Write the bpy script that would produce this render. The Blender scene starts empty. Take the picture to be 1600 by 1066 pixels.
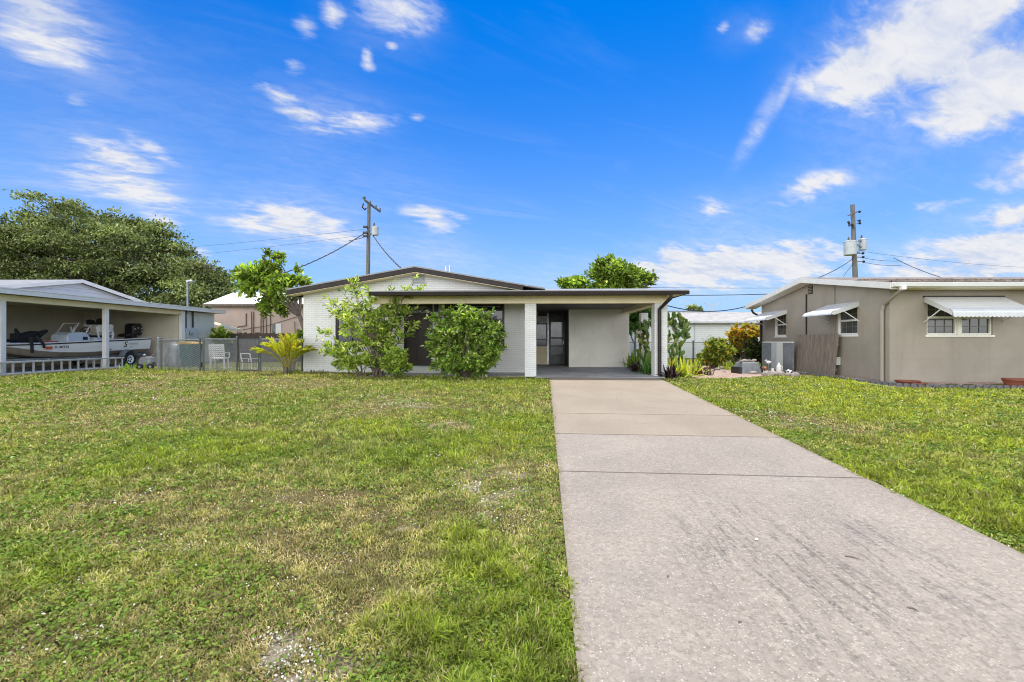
import bpy, bmesh, math, random
import numpy as np
from mathutils import Vector, Matrix
random.seed(7)
RNG = np.random.default_rng(11)
SC = bpy.context.scene
COL = SC.collection
F = 711.0          # focal length in pixels of the 1600 px wide photograph
CZ = 1.12          # lens height above the carport floor
R = math.radians

# ------------------------------------------------------------------ frames
class Frame:
    """Local house axes: u along the front, w in depth; turned clockwise by th seen from above."""
    def __init__(self, ox, oy, deg):
        self.ox, self.oy, self.th = ox, oy, R(deg)
        self.c, self.s = math.cos(self.th), math.sin(self.th)
    def world(self, u, w, z=0.0):
        return Vector((self.ox + u*self.c + w*self.s, self.oy - u*self.s + w*self.c, z))
    def u(self, px, w):
        k = (px-800)/F
        return (k*(self.oy + w*self.c) - self.ox - w*self.s)/(self.c + k*self.s)
    def w(self, px, u):
        k = (px-800)/F
        return (self.ox + u*self.c - k*(self.oy - u*self.s))/(k*self.c - self.s)
    def depth(self, u, w):
        return self.oy - u*self.s + w*self.c
    def z(self, py, u, w):
        return CZ + (533-py)/F*self.depth(u, w)
    def p(self, px, py, w):
        u = self.u(px, w)
        return Vector((u, w, self.z(py, u, w)))
def at(px, py, Y):
    return Vector(((px-800)/F*Y, Y, CZ + (533-py)/F*Y))

# ------------------------------------------------------------------ objects
def tag(o, label=None, cat=None, group=None, kind=None):
    if label: o['label'] = label
    if cat: o['category'] = cat
    if group: o['group'] = group
    if kind: o['kind'] = kind
    return o
def thing(name, label, cat, loc=(0,0,0), rz=0.0, group=None):
    o = bpy.data.objects.new(name, None); COL.objects.link(o)
    o.empty_display_size = .2
    o.location = loc; o.rotation_euler = (0,0,rz)
    return tag(o, label, cat, group)
def link(name, me, mat=None, parent=None):
    o = bpy.data.objects.new(name, me); COL.objects.link(o)
    if mat is not None and not me.materials: me.materials.append(mat)
    if parent is not None: o.parent = parent
    return o
def copy_tree(o, parent=None):
    c = o.copy(); COL.objects.link(c)
    if parent is not None: c.parent = parent
    for ch in [x for x in list(bpy.data.objects) if x.parent == o]:
        copy_tree(ch, c)
    return c

class MB:
    def __init__(self): self.v=[]; self.f=[]
    def add(self, vs, fs):
        n=len(self.v); self.v += [tuple(p) for p in vs]; self.f += [tuple(i+n for i in q) for q in fs]; return self
    def box(self, x0,x1,y0,y1,z0,z1):
        x0,x1=min(x0,x1),max(x0,x1); y0,y1=min(y0,y1),max(y0,y1); z0,z1=min(z0,z1),max(z0,z1)
        return self.add([(x0,y0,z0),(x1,y0,z0),(x1,y1,z0),(x0,y1,z0),(x0,y0,z1),(x1,y0,z1),(x1,y1,z1),(x0,y1,z1)],
            [(0,3,2,1),(4,5,6,7),(0,1,5,4),(1,2,6,5),(2,3,7,6),(3,0,4,7)])
    def bar(self, a, b, wx, wz, up=(0,0,1)):
        """A rectangular bar from a to b."""
        a=Vector(a); b=Vector(b); d=(b-a).normalized(); up=Vector(up)
        s=d.cross(up)
        if s.length<1e-4: s=d.cross(Vector((0,1,0)))
        s.normalize(); t=s.cross(d).normalized(); vs=[]
        for p in (a,b):
            for i,j in ((-1,-1),(1,-1),(1,1),(-1,1)): vs.append(p+s*(i*wx/2)+t*(j*wz/2))
        return self.add(vs,[(0,1,2,3),(7,6,5,4),(0,4,5,1),(1,5,6,2),(2,6,7,3),(3,7,4,0)])
    def tube(self, pts, r, n=8, r1=None, caps=True):
        pts=[Vector(p) for p in pts]; m=len(pts)
        rs = r if isinstance(r,(list,tuple)) else ([r]*m if r1 is None else [r+(r1-r)*i/(m-1) for i in range(m)])
        vs=[]; prev=None
        for i,p in enumerate(pts):
            d=(pts[min(i+1,m-1)]-pts[max(i-1,0)]).normalized()
            if prev is None:
                s=d.cross(Vector((0,0,1)))
                if s.length<.05: s=d.cross(Vector((0,1,0)))
            else:
                s=prev-d*prev.dot(d)
            s.normalize(); prev=s; t=d.cross(s)
            for k in range(n):
                a=2*math.pi*k/n; vs.append(p+(s*math.cos(a)+t*math.sin(a))*rs[i])
        fs=[]
        for i in range(m-1):
            for k in range(n):
                k2=(k+1)%n; fs.append((i*n+k,i*n+k2,(i+1)*n+k2,(i+1)*n+k))
        if caps: fs += [tuple(range(n-1,-1,-1)), tuple((m-1)*n+k for k in range(n))]
        return self.add(vs,fs)
    def lathe(self, prof, c=(0,0,0), n=20, ax='z', sx=1, sy=1, caps=True):
        c=Vector(c); vs=[]; m=len(prof)
        for (r,h) in prof:
            for k in range(n):
                a=2*math.pi*k/n; x,y=r*math.cos(a)*sx,r*math.sin(a)*sy
                vs.append(c+Vector({'z':(x,y,h),'x':(h,x,y),'y':(x,h,y)}[ax]))
        fs=[]
        for i in range(m-1):
            for k in range(n):
                k2=(k+1)%n; fs.append((i*n+k,i*n+k2,(i+1)*n+k2,(i+1)*n+k))
        if caps: fs += [tuple(range(n-1,-1,-1)), tuple((m-1)*n+k for k in range(n))]
        return self.add(vs,fs)
    def prism(self, poly, a, b, ax='y'):
        """poly: 2D outline; extruded from a to b along ax (x: poly is (y,z); y: (x,z); z: (x,y))."""
        n=len(poly); g={'y':lambda p,h:(p[0],h,p[1]),'x':lambda p,h:(h,p[0],p[1]),'z':lambda p,h:(p[0],p[1],h)}[ax]
        vs=[g(p,a) for p in poly]+[g(p,b) for p in poly]
        fs=[tuple(range(n)),tuple(range(2*n-1,n-1,-1))]+[(i,i+n,(i+1)%n+n,(i+1)%n) for i in range(n)]
        return self.add(vs,fs)
    def ball(self, c, rx, ry, rz, n=12, m=8, rot=None):
        c=Vector(c); vs=[]; fs=[]
        for i in range(m+1):
            th=math.pi*i/m
            for k in range(n):
                a=2*math.pi*k/n
                p=Vector((rx*math.sin(th)*math.cos(a),ry*math.sin(th)*math.sin(a),rz*math.cos(th)))
                if rot is not None: p=rot@p
                vs.append(c+p)
        for i in range(m):
            for k in range(n):
                k2=(k+1)%n; fs.append((i*n+k,(i+1)*n+k,(i+1)*n+k2,i*n+k2))
        return self.add(vs,fs)
    def sheet(self, rows):
        """rows: list of equally long point rows."""
        n=len(rows[0]); vs=[p for r_ in rows for p in r_]
        fs=[(i*n+k,i*n+k+1,(i+1)*n+k+1,(i+1)*n+k) for i in range(len(rows)-1) for k in range(n-1)]
        return self.add(vs,fs)
    def build(self, name, mat, parent=None, smooth=False, bevel=0.0, seg=2, solid=0.0):
        me=bpy.data.meshes.new(name); me.from_pydata(self.v,[],self.f)
        bm=bmesh.new(); bm.from_mesh(me)
        bmesh.ops.remove_doubles(bm, verts=bm.verts, dist=1e-6)
        bmesh.ops.recalc_face_normals(bm, faces=bm.faces)
        bm.to_mesh(me); bm.free()
        if smooth:
            me.polygons.foreach_set('use_smooth',[True]*len(me.polygons))
        o=link(name,me,mat,parent)
        if solid:
            md=o.modifiers.new('solid','SOLIDIFY'); md.thickness=solid; md.offset=0
        if bevel:
            md=o.modifiers.new('bevel','BEVEL'); md.width=bevel; md.segments=seg; md.limit_method='ANGLE'; md.angle_limit=R(40)
        if smooth:
            try: 
                md=o.modifiers.new('wn','WEIGHTED_NORMAL')
            except Exception: pass
        return o

def np_mesh(name, verts, quads=None, tris=None, colors=None):
    """Fast mesh from numpy arrays; colors is one RGB per vertex."""
    me=bpy.data.meshes.new(name); me.vertices.add(len(verts))
    me.vertices.foreach_set('co', np.ascontiguousarray(verts,dtype=np.float32).ravel())
    loops=[]; tot=[]
    if quads is not None and len(quads): loops.append(np.asarray(quads).ravel()); tot.append(np.full(len(quads),4))
    if tris is not None and len(tris): loops.append(np.asarray(tris).ravel()); tot.append(np.full(len(tris),3))
    loops=np.concatenate(loops).astype(np.int32); tot=np.concatenate(tot).astype(np.int32)
    st=np.concatenate([[0],np.cumsum(tot)[:-1]]).astype(np.int32)
    me.loops.add(len(loops)); me.loops.foreach_set('vertex_index',loops)
    me.polygons.add(len(tot)); me.polygons.foreach_set('loop_start',st)
    try: me.polygons.foreach_set('loop_total',tot)
    except Exception: pass
    if colors is not None:
        ca=me.color_attributes.new('Col','FLOAT_COLOR','POINT')
        c4=np.ones((len(verts),4),dtype=np.float32); c4[:,:3]=colors
        ca.data.foreach_set('color',c4.ravel())
    me.update(); me.validate()
    return me

# ------------------------------------------------------------------ node helpers
class NT:
    def __init__(self, nt): self.nt=nt; self.n=nt.nodes; self.l=nt.links
    def new(self, t, **kw):
        nd=self.n.new(t)
        for k,v in kw.items(): setattr(nd,k,v)
        return nd
    def put(self, sock, v):
        if isinstance(v, bpy.types.NodeSocket): self.l.new(v, sock)
        elif v is not None:
            if hasattr(sock.default_value,'__len__') and not isinstance(v,(int,float)):
                v=tuple(v); n=len(sock.default_value)
                if len(v)==3 and n==4: v=v+(1,)
                sock.default_value=v
            else: sock.default_value=v
    def math(self, op, a, b=None, c=None, clamp=False):
        nd=self.new('ShaderNodeMath',operation=op); nd.use_clamp=clamp
        self.put(nd.inputs[0],a); self.put(nd.inputs[1],b)
        if c is not None: self.put(nd.inputs[2],c)
        return nd.outputs[0]
    def vmath(self, op, a, b=None, scale=None):
        nd=self.new('ShaderNodeVectorMath',operation=op)
        self.put(nd.inputs[0],a)
        if b is not None: self.put(nd.inputs[1],b)
        if scale is not None: self.put(nd.inputs['Scale'],scale)
        return nd.outputs['Value'] if op in ('DOT_PRODUCT','LENGTH') else nd.outputs[0]
    def sep(self, v):
        nd=self.new('ShaderNodeSeparateXYZ'); self.put(nd.inputs[0],v); return nd.outputs
    def comb(self, x,y,z):
        nd=self.new('ShaderNodeCombineXYZ')
        for i,a in enumerate((x,y,z)): self.put(nd.inputs[i],a)
        return nd.outputs[0]
    def noise(self, vec, scale, detail=4, rough=.55, dist=0):
        nd=self.new('ShaderNodeTexNoise'); self.put(nd.inputs['Vector'],vec)
        self.put(nd.inputs['Scale'],scale); self.put(nd.inputs['Detail'],detail); self.put(nd.inputs['Roughness'],rough); self.put(nd.inputs['Distortion'],dist)
        return nd.outputs[0]
    def ramp(self, v, a, b, lo=0., hi=1., smooth=True):
        nd=self.new('ShaderNodeMapRange'); nd.interpolation_type='SMOOTHSTEP' if smooth else 'LINEAR'; nd.clamp=True
        self.put(nd.inputs[0],v); self.put(nd.inputs[1],a); self.put(nd.inputs[2],b); self.put(nd.inputs[3],lo); self.put(nd.inputs[4],hi)
        return nd.outputs[0]
    def mix(self, f, a, b, blend='MIX'):
        nd=self.new('ShaderNodeMix',data_type='RGBA',blend_type=blend)
        self.put(nd.inputs[0],f); self.put(nd.inputs[6],a); self.put(nd.inputs[7],b)
        return nd.outputs[2]
    def bump(self, h, strength=.3, dist=.01):
        nd=self.new('ShaderNodeBump'); self.put(nd.inputs['Height'],h); nd.inputs['Strength'].default_value=strength; nd.inputs['Distance'].default_value=dist
        return nd.outputs[0]

def new_mat(name):
    m=bpy.data.materials.new(name); m.use_nodes=True; g=NT(m.node_tree); g.n.clear()
    out=g.new('ShaderNodeOutputMaterial'); b=g.new('ShaderNodeBsdfPrincipled')
    g.l.new(b.outputs[0],out.inputs[0]); g.b=b; g.out=out
    return m,g
def obj_coord(g): return g.new('ShaderNodeTexCoord').outputs['Object']

def pmat(name, col, var=.12, scale=3.0, rough=.6, bump=.15, bscale=60, metal=0., stretch=(1,1,1), col2=None, spec=.5, dirt=0.0, grain=.06):
    """Painted or plain surface: broad mottling, a fine grain, a little bump and some streaky dirt."""
    m,g=new_mat(name); co=obj_coord(g)
    if stretch!=(1,1,1): co=g.vmath('MULTIPLY',co,stretch)
    n1=g.noise(co,scale,5,.6,.3); n2=g.noise(co,bscale,3,.6)
    c2=col2 if col2 is not None else tuple(c*(1-2.2*var) for c in col)
    c=g.mix(g.ramp(n1,.3,.72),col,c2)
    c=g.mix(g.ramp(n2,.3,.7,0,grain*3),c,tuple(x*.45 for x in col))
    if dirt:
        st=g.vmath('MULTIPLY',co,(5,5,.5)); n3=g.noise(st,1.3,6,.65,.4)
        c=g.mix(g.ramp(n3,.52,.8,0,dirt),c,(.16,.14,.11))
    g.put(g.b.inputs['Base Color'],c)
    g.put(g.b.inputs['Roughness'],g.ramp(n1,.2,.8,max(.04,rough-.08),min(1,rough+.08)))
    g.b.inputs['Metallic'].default_value=metal; g.b.inputs['Specular IOR Level'].default_value=spec
    if bump: g.put(g.b.inputs['Normal'],g.bump(n2,bump,.004))
    return m

def leafmat(name, trans=.35, rough=.5, spec=.4, tint=(1.15,1.25,.6)):
    m,g=new_mat(name)
    a=g.new('ShaderNodeAttribute'); a.attribute_name='Col'
    g.put(g.b.inputs['Base Color'],a.outputs['Color']); g.b.inputs['Roughness'].default_value=rough
    g.b.inputs['Specular IOR Level'].default_value=spec
    t=g.new('ShaderNodeBsdfTranslucent'); g.put(t.inputs['Color'],g.mix(1.0,a.outputs['Color'],tint,'MULTIPLY'))
    mx=g.new('ShaderNodeMixShader'); mx.inputs[0].default_value=trans
    g.l.new(g.b.outputs[0],mx.inputs[1]); g.l.new(t.outputs[0],mx.inputs[2]); g.l.new(mx.outputs[0],g.out.inputs[0])
    return m

def brickmat(name, col, bw=.21, rh=.068, mortar=.008, offset=.5, var=.1, bump=.8, mdark=.8, rough=.6):
    m,g=new_mat(name); co=obj_coord(g); s=g.sep(co)
    v=g.comb(g.math('ADD',s[0],s[1]),s[2],0.)
    b=g.new('ShaderNodeTexBrick'); b.offset=offset; g.put(b.inputs['Vector'],v)
    b.inputs['Scale'].default_value=1; b.inputs['Mortar Size'].default_value=mortar; b.inputs['Mortar Smooth'].default_value=.4
    b.inputs['Brick Width'].default_value=bw; b.inputs['Row Height'].default_value=rh; b.inputs['Bias'].default_value=0
    g.put(b.inputs['Color1'],col); g.put(b.inputs['Color2'],tuple(c*(1-var) for c in col)); g.put(b.inputs['Mortar'],tuple(c*mdark for c in col))
    n1=g.noise(co,1.6,5,.6,.3); n2=g.noise(co,55,3)
    c=g.mix(g.ramp(n1,.4,.75,0,.22),b.outputs['Color'],(.45,.42,.36)); n3=g.noise(g.vmath('MULTIPLY',co,(4,4,.35)),1.4,6,.65,.3); c=g.mix(g.ramp(n3,.54,.78,0,.22),c,(.36,.33,.27))
    c=g.mix(g.ramp(n2,.4,.75,0,.1),c,(.3,.28,.24))
    g.put(g.b.inputs['Base Color'],c); g.b.inputs['Roughness'].default_value=rough
    h=g.math('ADD',g.math('MULTIPLY',g.math('SUBTRACT',1.0,b.outputs['Fac']),1.),g.math('MULTIPLY',n2,.25))
    g.put(g.b.inputs['Normal'],g.bump(h,bump,.008))
    return m

M={}
M['white_brick']=brickmat('painted white brick',(.72,.725,.715),var=.05)
M['cream']=pmat('cream painted beam',(.86,.75,.49),.06,2,rough=.55,bump=.08)
M['stucco_white']=pmat('white rough stucco',(.88,.85,.76),.06,1.1,rough=.8,bump=.6,bscale=70,dirt=.22)
M['brown_trim']=pmat('dark brown trim',(.030,.022,.020),.12,4,rough=.55,bump=.05,spec=.3)
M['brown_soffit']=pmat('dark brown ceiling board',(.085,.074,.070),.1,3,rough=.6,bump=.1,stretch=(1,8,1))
M['grey_drip']=pmat('grey metal drip edge',(.24,.24,.25),.08,3,rough=.4,bump=.03,metal=.2)
M['roof_grey']=pmat('light grey roof coating',(.27,.27,.28),.12,2,rough=.7,bump=.2,dirt=.3)
M['dark_wood']=pmat('dark brown door wood',(.045,.032,.027),.18,3,rough=.45,bump=.15,stretch=(8,8,.6))
M['black']=pmat('black satin metal',(.012,.012,.014),.1,4,rough=.35,bump=.03)
M['rubber']=pmat('black rubber',(.018,.018,.019),.15,6,rough=.75,bump=.3)
M['white_paint']=pmat('white painted metal',(.80,.80,.79),.04,2,rough=.4,bump=.03)
M['white_alu']=pmat('white awning metal',(.64,.65,.66),.03,2,rough=.35,bump=.02,dirt=.08)
M['galv']=pmat('galvanised steel',(.30,.32,.33),.15,9,rough=.45,bump=.05,metal=.4)
M['post_dark']=pmat('dull dark grey fence pipe',(.10,.115,.115),.15,6,rough=.5,bump=.05,metal=.2)
M['muntin']=pmat('faded grille bars',(.14,.135,.11),.05,4,rough=.5,bump=0)
M['alu']=pmat('brushed aluminium',(.62,.63,.65),.08,5,rough=.35,bump=.04,metal=.7,stretch=(1,.2,1))
M['concrete_slab']=pmat('smooth grey concrete',(.42,.42,.425),.18,1.1,rough=.7,bump=.25,dirt=.35)
M['taupe']=None
M['shade_wall']=pmat('beige painted wall',(.62,.56,.44),.06,1.2,rough=.8,bump=.25,dirt=.1)
M['pale_wall']=pmat('pale green grey wall',(.66,.68,.64),.05,2,rough=.7,bump=.2,dirt=.1)
M['fascia_white']=pmat('white fascia board',(.80,.78,.73),.05,3,rough=.5,bump=.06)
M['pink_wall']=pmat('pink stucco',(.58,.45,.39),.06,1,rough=.85,bump=.3,dirt=.15)
M['white_roof']=pmat('white coated roof',(.82,.80,.76),.05,1,rough=.6,bump=.1,dirt=.1)
M['wood_dark']=pmat('weathered dark fence wood',(.085,.06,.048),.2,3,rough=.85,bump=.4,stretch=(6,6,.5))
M['wood_grey']=pmat('weathered grey fence wood',(.27,.22,.17),.18,2.2,rough=.85,bump=.5,stretch=(9,9,.5),dirt=.25)
M['pole_wood']=pmat('grey weathered pole wood',(.20,.195,.18),.2,3,rough=.9,bump=.6,stretch=(10,10,.4))
M['can_grey']=pmat('grey transformer paint',(.50,.53,.54),.08,3,rough=.45,bump=.03)
M['wire']=pmat('black cable jacket',(.03,.03,.032),.05,3,rough=.6,bump=0)
M['terracotta']=pmat('terracotta plastic',(.22,.062,.032),.1,4,rough=.6,bump=.1)
M['gel']=pmat('white gelcoat hull',(.86,.84,.78),.04,1.3,rough=.25,bump=.0)
M['gel_bottom']=pmat('white hull bottom shaded tan',(.34,.265,.18),.12,1.6,rough=.45,bump=.05,dirt=.3)  # white gelcoat again, with its shade and tan bounce put into the colour
M['deck']=pmat('pale blue grey deck',(.55,.62,.68),.05,2,rough=.6,bump=.15)
M['console']=pmat('pale console fibreglass',(.68,.76,.84),.04,2,rough=.3,bump=.02)
M['vinyl']=pmat('cream seat vinyl',(.78,.75,.66),.05,3,rough=.5,bump=.1)
M['bin_green']=pmat('dark green bin plastic',(.012,.10,.085),.1,3,rough=.5,bump=.05)
M['bin_lid']=pmat('faded yellow lid plastic',(.66,.40,.08),.1,3,rough=.5,bump=.05)
M['plastic_white']=pmat('white garden plastic',(.76,.75,.72),.06,3,rough=.5,bump=.05,dirt=.2)
M['rock']=pmat('pinkish grey field stone',(.36,.31,.28),.25,5,rough=.9,bump=.8,bscale=30)
M['tub_grey']=pmat('slate grey plastic',(.22,.235,.25),.15,3,rough=.75,bump=.4,bscale=25)
M['bark']=pmat('grey brown bark',(.20,.16,.125),.25,5,rough=.9,bump=.8,bscale=30,stretch=(3,3,.7))
M['mulch']=None
M['fabric_black']=pmat('black cloth cover',(.014,.014,.017),.2,5,rough=.8,bump=.4,bscale=25)
M['orange']=pmat('orange red decal',(.62,.10,.03),.05,3,rough=.5,bump=0)
M['leaf']=leafmat('broad leaf',.42,.42,.45)
M['leaf_dull']=leafmat('small oak leaf',.25,.6,.25,(1.1,1.15,.65))
M['blade']=leafmat('grass blade',.33,.6,.25,(1.15,1.2,.6))
M['succulent']=leafmat('cactus skin',.05,.55,.3)

def glassmat(name, col=(.02,.024,.026), rough=.06):
    m,g=new_mat(name); co=obj_coord(g)
    g.put(g.b.inputs['Base Color'],g.mix(g.ramp(g.noise(co,1.7,3),.35,.7),col,tuple(c*2.2 for c in col)))
    g.b.inputs['Roughness'].default_value=rough; g.b.inputs['IOR'].default_value=1.52
    g.put(g.b.inputs['Normal'],g.bump(g.noise(co,1.1,2),.05,.02))
    return m
M['glass']=glassmat('dark window glass')
M['glass_pale']=glassmat('storm door glass',(.16,.17,.16),.08)
M['glass_tint']=glassmat('window glass over blinds',(.04,.04,.034),.1)

def blockwall(name,col):
    m,g=new_mat(name); co=obj_coord(g); s=g.sep(co)
    v=g.comb(g.math('ADD',s[0],s[1]),s[2],0.)
    b=g.new('ShaderNodeTexBrick'); b.offset=.5; g.put(b.inputs['Vector'],v)
    b.inputs['Scale'].default_value=1; b.inputs['Mortar Size'].default_value=.006; b.inputs['Mortar Smooth'].default_value=.6
    b.inputs['Brick Width'].default_value=.4; b.inputs['Row Height'].default_value=.2
    n1=g.noise(co,.9,5,.6,.4); n2=g.noise(co,70,3,.6); n3=g.noise(g.vmath('MULTIPLY',co,(4,4,.4)),1.2,5,.6)
    c=g.mix(g.ramp(n1,.32,.7,0,.9),col,tuple(x*.82 for x in col))
    c=g.mix(g.ramp(n3,.52,.78,0,.3),c,tuple(x*.6 for x in col))
    c=g.mix(g.math('MULTIPLY',b.outputs['Fac'],.10),c,tuple(x*.5 for x in col))
    g.put(g.b.inputs['Base Color'],c); g.b.inputs['Roughness'].default_value=.75
    h=g.math('ADD',g.math('MULTIPLY',g.math('SUBTRACT',1.,b.outputs['Fac']),.5),g.math('MULTIPLY',n2,.5))
    g.put(g.b.inputs['Normal'],g.bump(h,.35,.005))
    return m
M['taupe']=blockwall('taupe painted block',(.32,.282,.23))

def shinglemat(name):
    m,g=new_mat(name); co=obj_coord(g); s=g.sep(co)
    b=g.new('ShaderNodeTexBrick'); b.offset=.5; g.put(b.inputs['Vector'],g.comb(s[0],s[1],0.))
    b.inputs['Scale'].default_value=1; b.inputs['Mortar Size'].default_value=.01; b.inputs['Brick Width'].default_value=.3; b.inputs['Row Height'].default_value=.14
    g.put(b.inputs['Color1'],(.22,.17,.14)); g.put(b.inputs['Color2'],(.12,.095,.085)); g.put(b.inputs['Mortar'],(.05,.045,.04))
    n=g.noise(co,9,5,.7); c=g.mix(g.ramp(n,.35,.7,0,.6),b.outputs['Color'],(.30,.25,.21))
    g.put(g.b.inputs['Base Color'],c); g.b.inputs['Roughness'].default_value=.9
    g.put(g.b.inputs['Normal'],g.bump(g.math('ADD',n,g.math('SUBTRACT',1.,b.outputs['Fac'])),.8,.02))
    return m
M['shingle']=shinglemat('brown asphalt shingle')
def sidingmat(name,col,row=.13):
    m,g=new_mat(name); co=obj_coord(g); s=g.sep(co)
    fr=g.math('FRACT',g.math('DIVIDE',s[2],row))
    line=g.ramp(fr,0.0,.16,0,1)
    n=g.noise(co,1.3,4); n2=g.noise(g.vmath('MULTIPLY',co,(6,6,.3)),1.1,4)
    c=g.mix(g.ramp(n,.35,.75,0,.3),col,tuple(x*.85 for x in col)); c=g.mix(g.ramp(n2,.58,.7,0,.25),c,tuple(x*.55 for x in col))
    c=g.mix(line,tuple(x*.62 for x in col),c)
    g.put(g.b.inputs['Base Color'],c); g.b.inputs['Roughness'].default_value=.6
    g.put(g.b.inputs['Normal'],g.bump(fr,.5,.02))
    return m
M['siding']=sidingmat('pale blue grey lap siding',(.70,.72,.72))
M['siding_white']=sidingmat('white gable siding',(.74,.75,.78),.16)

# ------------------------------------------------------------------ camera, sun, sky
cam=bpy.data.cameras.new('camera'); co=bpy.data.objects.new('camera',cam); COL.objects.link(co)
cam.sensor_width=36; cam.lens=36*F/1600; cam.clip_end=2000; cam.clip_start=.05
co.location=(0,0,CZ); co.rotation_euler=(R(90),0,0); SC.camera=co
SUN_DIR=Vector((.10,.22,1)).normalized()
SUN_EL=math.asin(SUN_DIR.z); SUN_AZ=math.atan2(SUN_DIR.x,SUN_DIR.y)
sl=bpy.data.lights.new('sun','SUN'); sl.energy=3.55; sl.angle=R(.5); sl.color=(1,.94,.84)
so=bpy.data.objects.new('sun',sl); COL.objects.link(so); so.location=(20,30,60)
so.rotation_euler=SUN_DIR.to_track_quat('Z','Y').to_euler()
SC.view_settings.view_transform='Standard'; SC.view_settings.look='None'; SC.view_settings.gamma=1
SC.view_settings.exposure=.67
cy=SC.cycles; cy.use_denoising=True; cy.max_bounces=6; cy.diffuse_bounces=4; cy.glossy_bounces=3; cy.transmission_bounces=4; cy.transparent_max_bounces=6
cy.filter_width=1.05; cy.caustics_reflective=False; cy.caustics_refractive=False; cy.sample_clamp_indirect=6; cy.use_adaptive_sampling=True; cy.adaptive_threshold=.01
try: cy.denoising_prefilter='ACCURATE'
except Exception: pass

def sky():
    w=bpy.data.worlds.new('World'); SC.world=w; w.use_nodes=True; g=NT(w.node_tree); g.n.clear()
    out=g.new('ShaderNodeOutputWorld'); bg=g.new('ShaderNodeBackground'); g.l.new(bg.outputs[0],out.inputs[0])
    st=g.new('ShaderNodeTexSky'); st.sky_type='NISHITA'; st.sun_disc=False; st.sun_elevation=SUN_EL; st.sun_rotation=SUN_AZ
    st.altitude=0; st.air_density=1.0; st.dust_density=.35; st.ozone_density=2.5
    hs=g.new('ShaderNodeHueSaturation'); g.l.new(st.outputs[0],hs.inputs['Color'])
    hs.inputs['Saturation'].default_value=SKY_SAT; hs.inputs['Value'].default_value=SKY_VAL; hs.inputs['Hue'].default_value=SKY_HUE
    skyb=g.mix(1.,hs.outputs[0],SKY_TINT,'MULTIPLY')
    d=g.new('ShaderNodeTexCoord').outputs['Generated']; s=g.sep(d)
    az=g.math('ARCTAN2',s[0],s[1]); el=g.math('ARCSINE',s[2])
    zz=g.math('ADD',g.math('MAXIMUM',s[2],0.),.16)
    p=g.comb(g.math('DIVIDE',s[0],zz),g.math('DIVIDE',s[1],zz),0.)
    # streaks run from lower left to upper right, as drawn out by the wind aloft
    rot=g.new('ShaderNodeVectorRotate'); rot.rotation_type='Z_AXIS'; rot.inputs['Angle'].default_value=R(-25); g.put(rot.inputs['Vector'],p)
    ps=g.vmath('MULTIPLY',rot.outputs[0],(1.0,2.0,1))
    n_big=g.noise(ps,3.0,6,.6,.5); n_fine=g.noise(ps,11,6,.62,.6); n_x=g.noise(ps,27,5,.65,.4)
    n=g.math('ADD',g.math('ADD',g.math('MULTIPLY',n_big,.46),g.math('MULTIPLY',n_fine,.40)),g.math('MULTIPLY',n_x,.14))
    thick=None; veil=None
    def ell(px,py,rx,ry,tilt):
        a0=math.atan((px-800)/F); e0=math.atan((533-py)/F*math.cos(a0)); k=math.cos(a0)
        ra=rx/F*k*k; re=ry/F*k
        da=g.math('SUBTRACT',az,a0); de=g.math('SUBTRACT',el,e0)
        t=R(tilt); ct,sn=math.cos(t),math.sin(t)
        x=g.math('ADD',g.math('MULTIPLY',da,ct/ra),g.math('MULTIPLY',de,sn/ra))
        y=g.math('ADD',g.math('MULTIPLY',da,-sn/re),g.math('MULTIPLY',de,ct/re))
        return g.math('SQRT',g.math('ADD',g.math('MULTIPLY',x,x),g.math('MULTIPLY',y,y)))
    for (px,py,rx,ry,tilt,str_) in CLOUDS:
        m=g.math('MULTIPLY',g.math('SUBTRACT',1.,ell(px,py,rx,ry,tilt),clamp=True),str_)
        thick=m if thick is None else g.math('MAXIMUM',thick,m)
    soft=None
    for (px,py,rx,ry,tilt,str_) in BANKS:
        m=g.math('MULTIPLY',g.math('SUBTRACT',1.,ell(px,py,rx,ry,tilt),clamp=True),str_)
        soft=m if soft is None else g.math('MAXIMUM',soft,m)
    for (px,py,rx,ry,tilt,str_) in VEILS:
        m=g.math('MULTIPLY',g.ramp(ell(px,py,rx,ry,tilt),1.,0.,0.,1.),str_)
        veil=m if veil is None else g.math('ADD',veil,m)
    cl=g.math('ADD',thick,g.math('MULTIPLY',g.math('SUBTRACT',n,.5),3.0))
    cl=g.math('MULTIPLY',g.ramp(cl,.04,1.30),g.ramp(thick,.0,.35))
    ns=g.noise(ps,2.6,5,.52,.35)
    bk=g.math('ADD',soft,g.math('MULTIPLY',g.math('SUBTRACT',ns,.5),2.3)); bk=g.math('ADD',bk,g.math('MULTIPLY',g.math('SUBTRACT',n_fine,.5),.55))
    bk=g.math('MULTIPLY',g.ramp(bk,.12,.92),g.ramp(soft,.0,.30)); cl=g.math('MAXIMUM',cl,bk)
    vn=g.math('MULTIPLY',veil,g.ramp(n,.36,.62,.35,1.0))
    cir=g.noise(g.vmath('MULTIPLY',ps,(.8,2.2,1)),1.3,7,.62,.9)
    vn=g.math('ADD',vn,g.math('MULTIPLY',g.ramp(cir,.50,.80,0,.20),g.ramp(s[2],.50,.22,.25,1.)))
    cov=g.math('MINIMUM',g.math('ADD',cl,vn),.96)
    # white cloud, a touch greyer where it is densest
    cc=g.mix(g.ramp(g.math('ADD',g.math('MULTIPLY',ns,.6),g.math('MULTIPLY',n_fine,.4)),.36,.60),(.70*CLOUD_B,.77*CLOUD_B,.95*CLOUD_B),(1.0*CLOUD_B,1.0*CLOUD_B,1.02*CLOUD_B))
    hz=g.math('POWER',g.ramp(s[2],0.0,.62,1.,0.,False),2.1)
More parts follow.
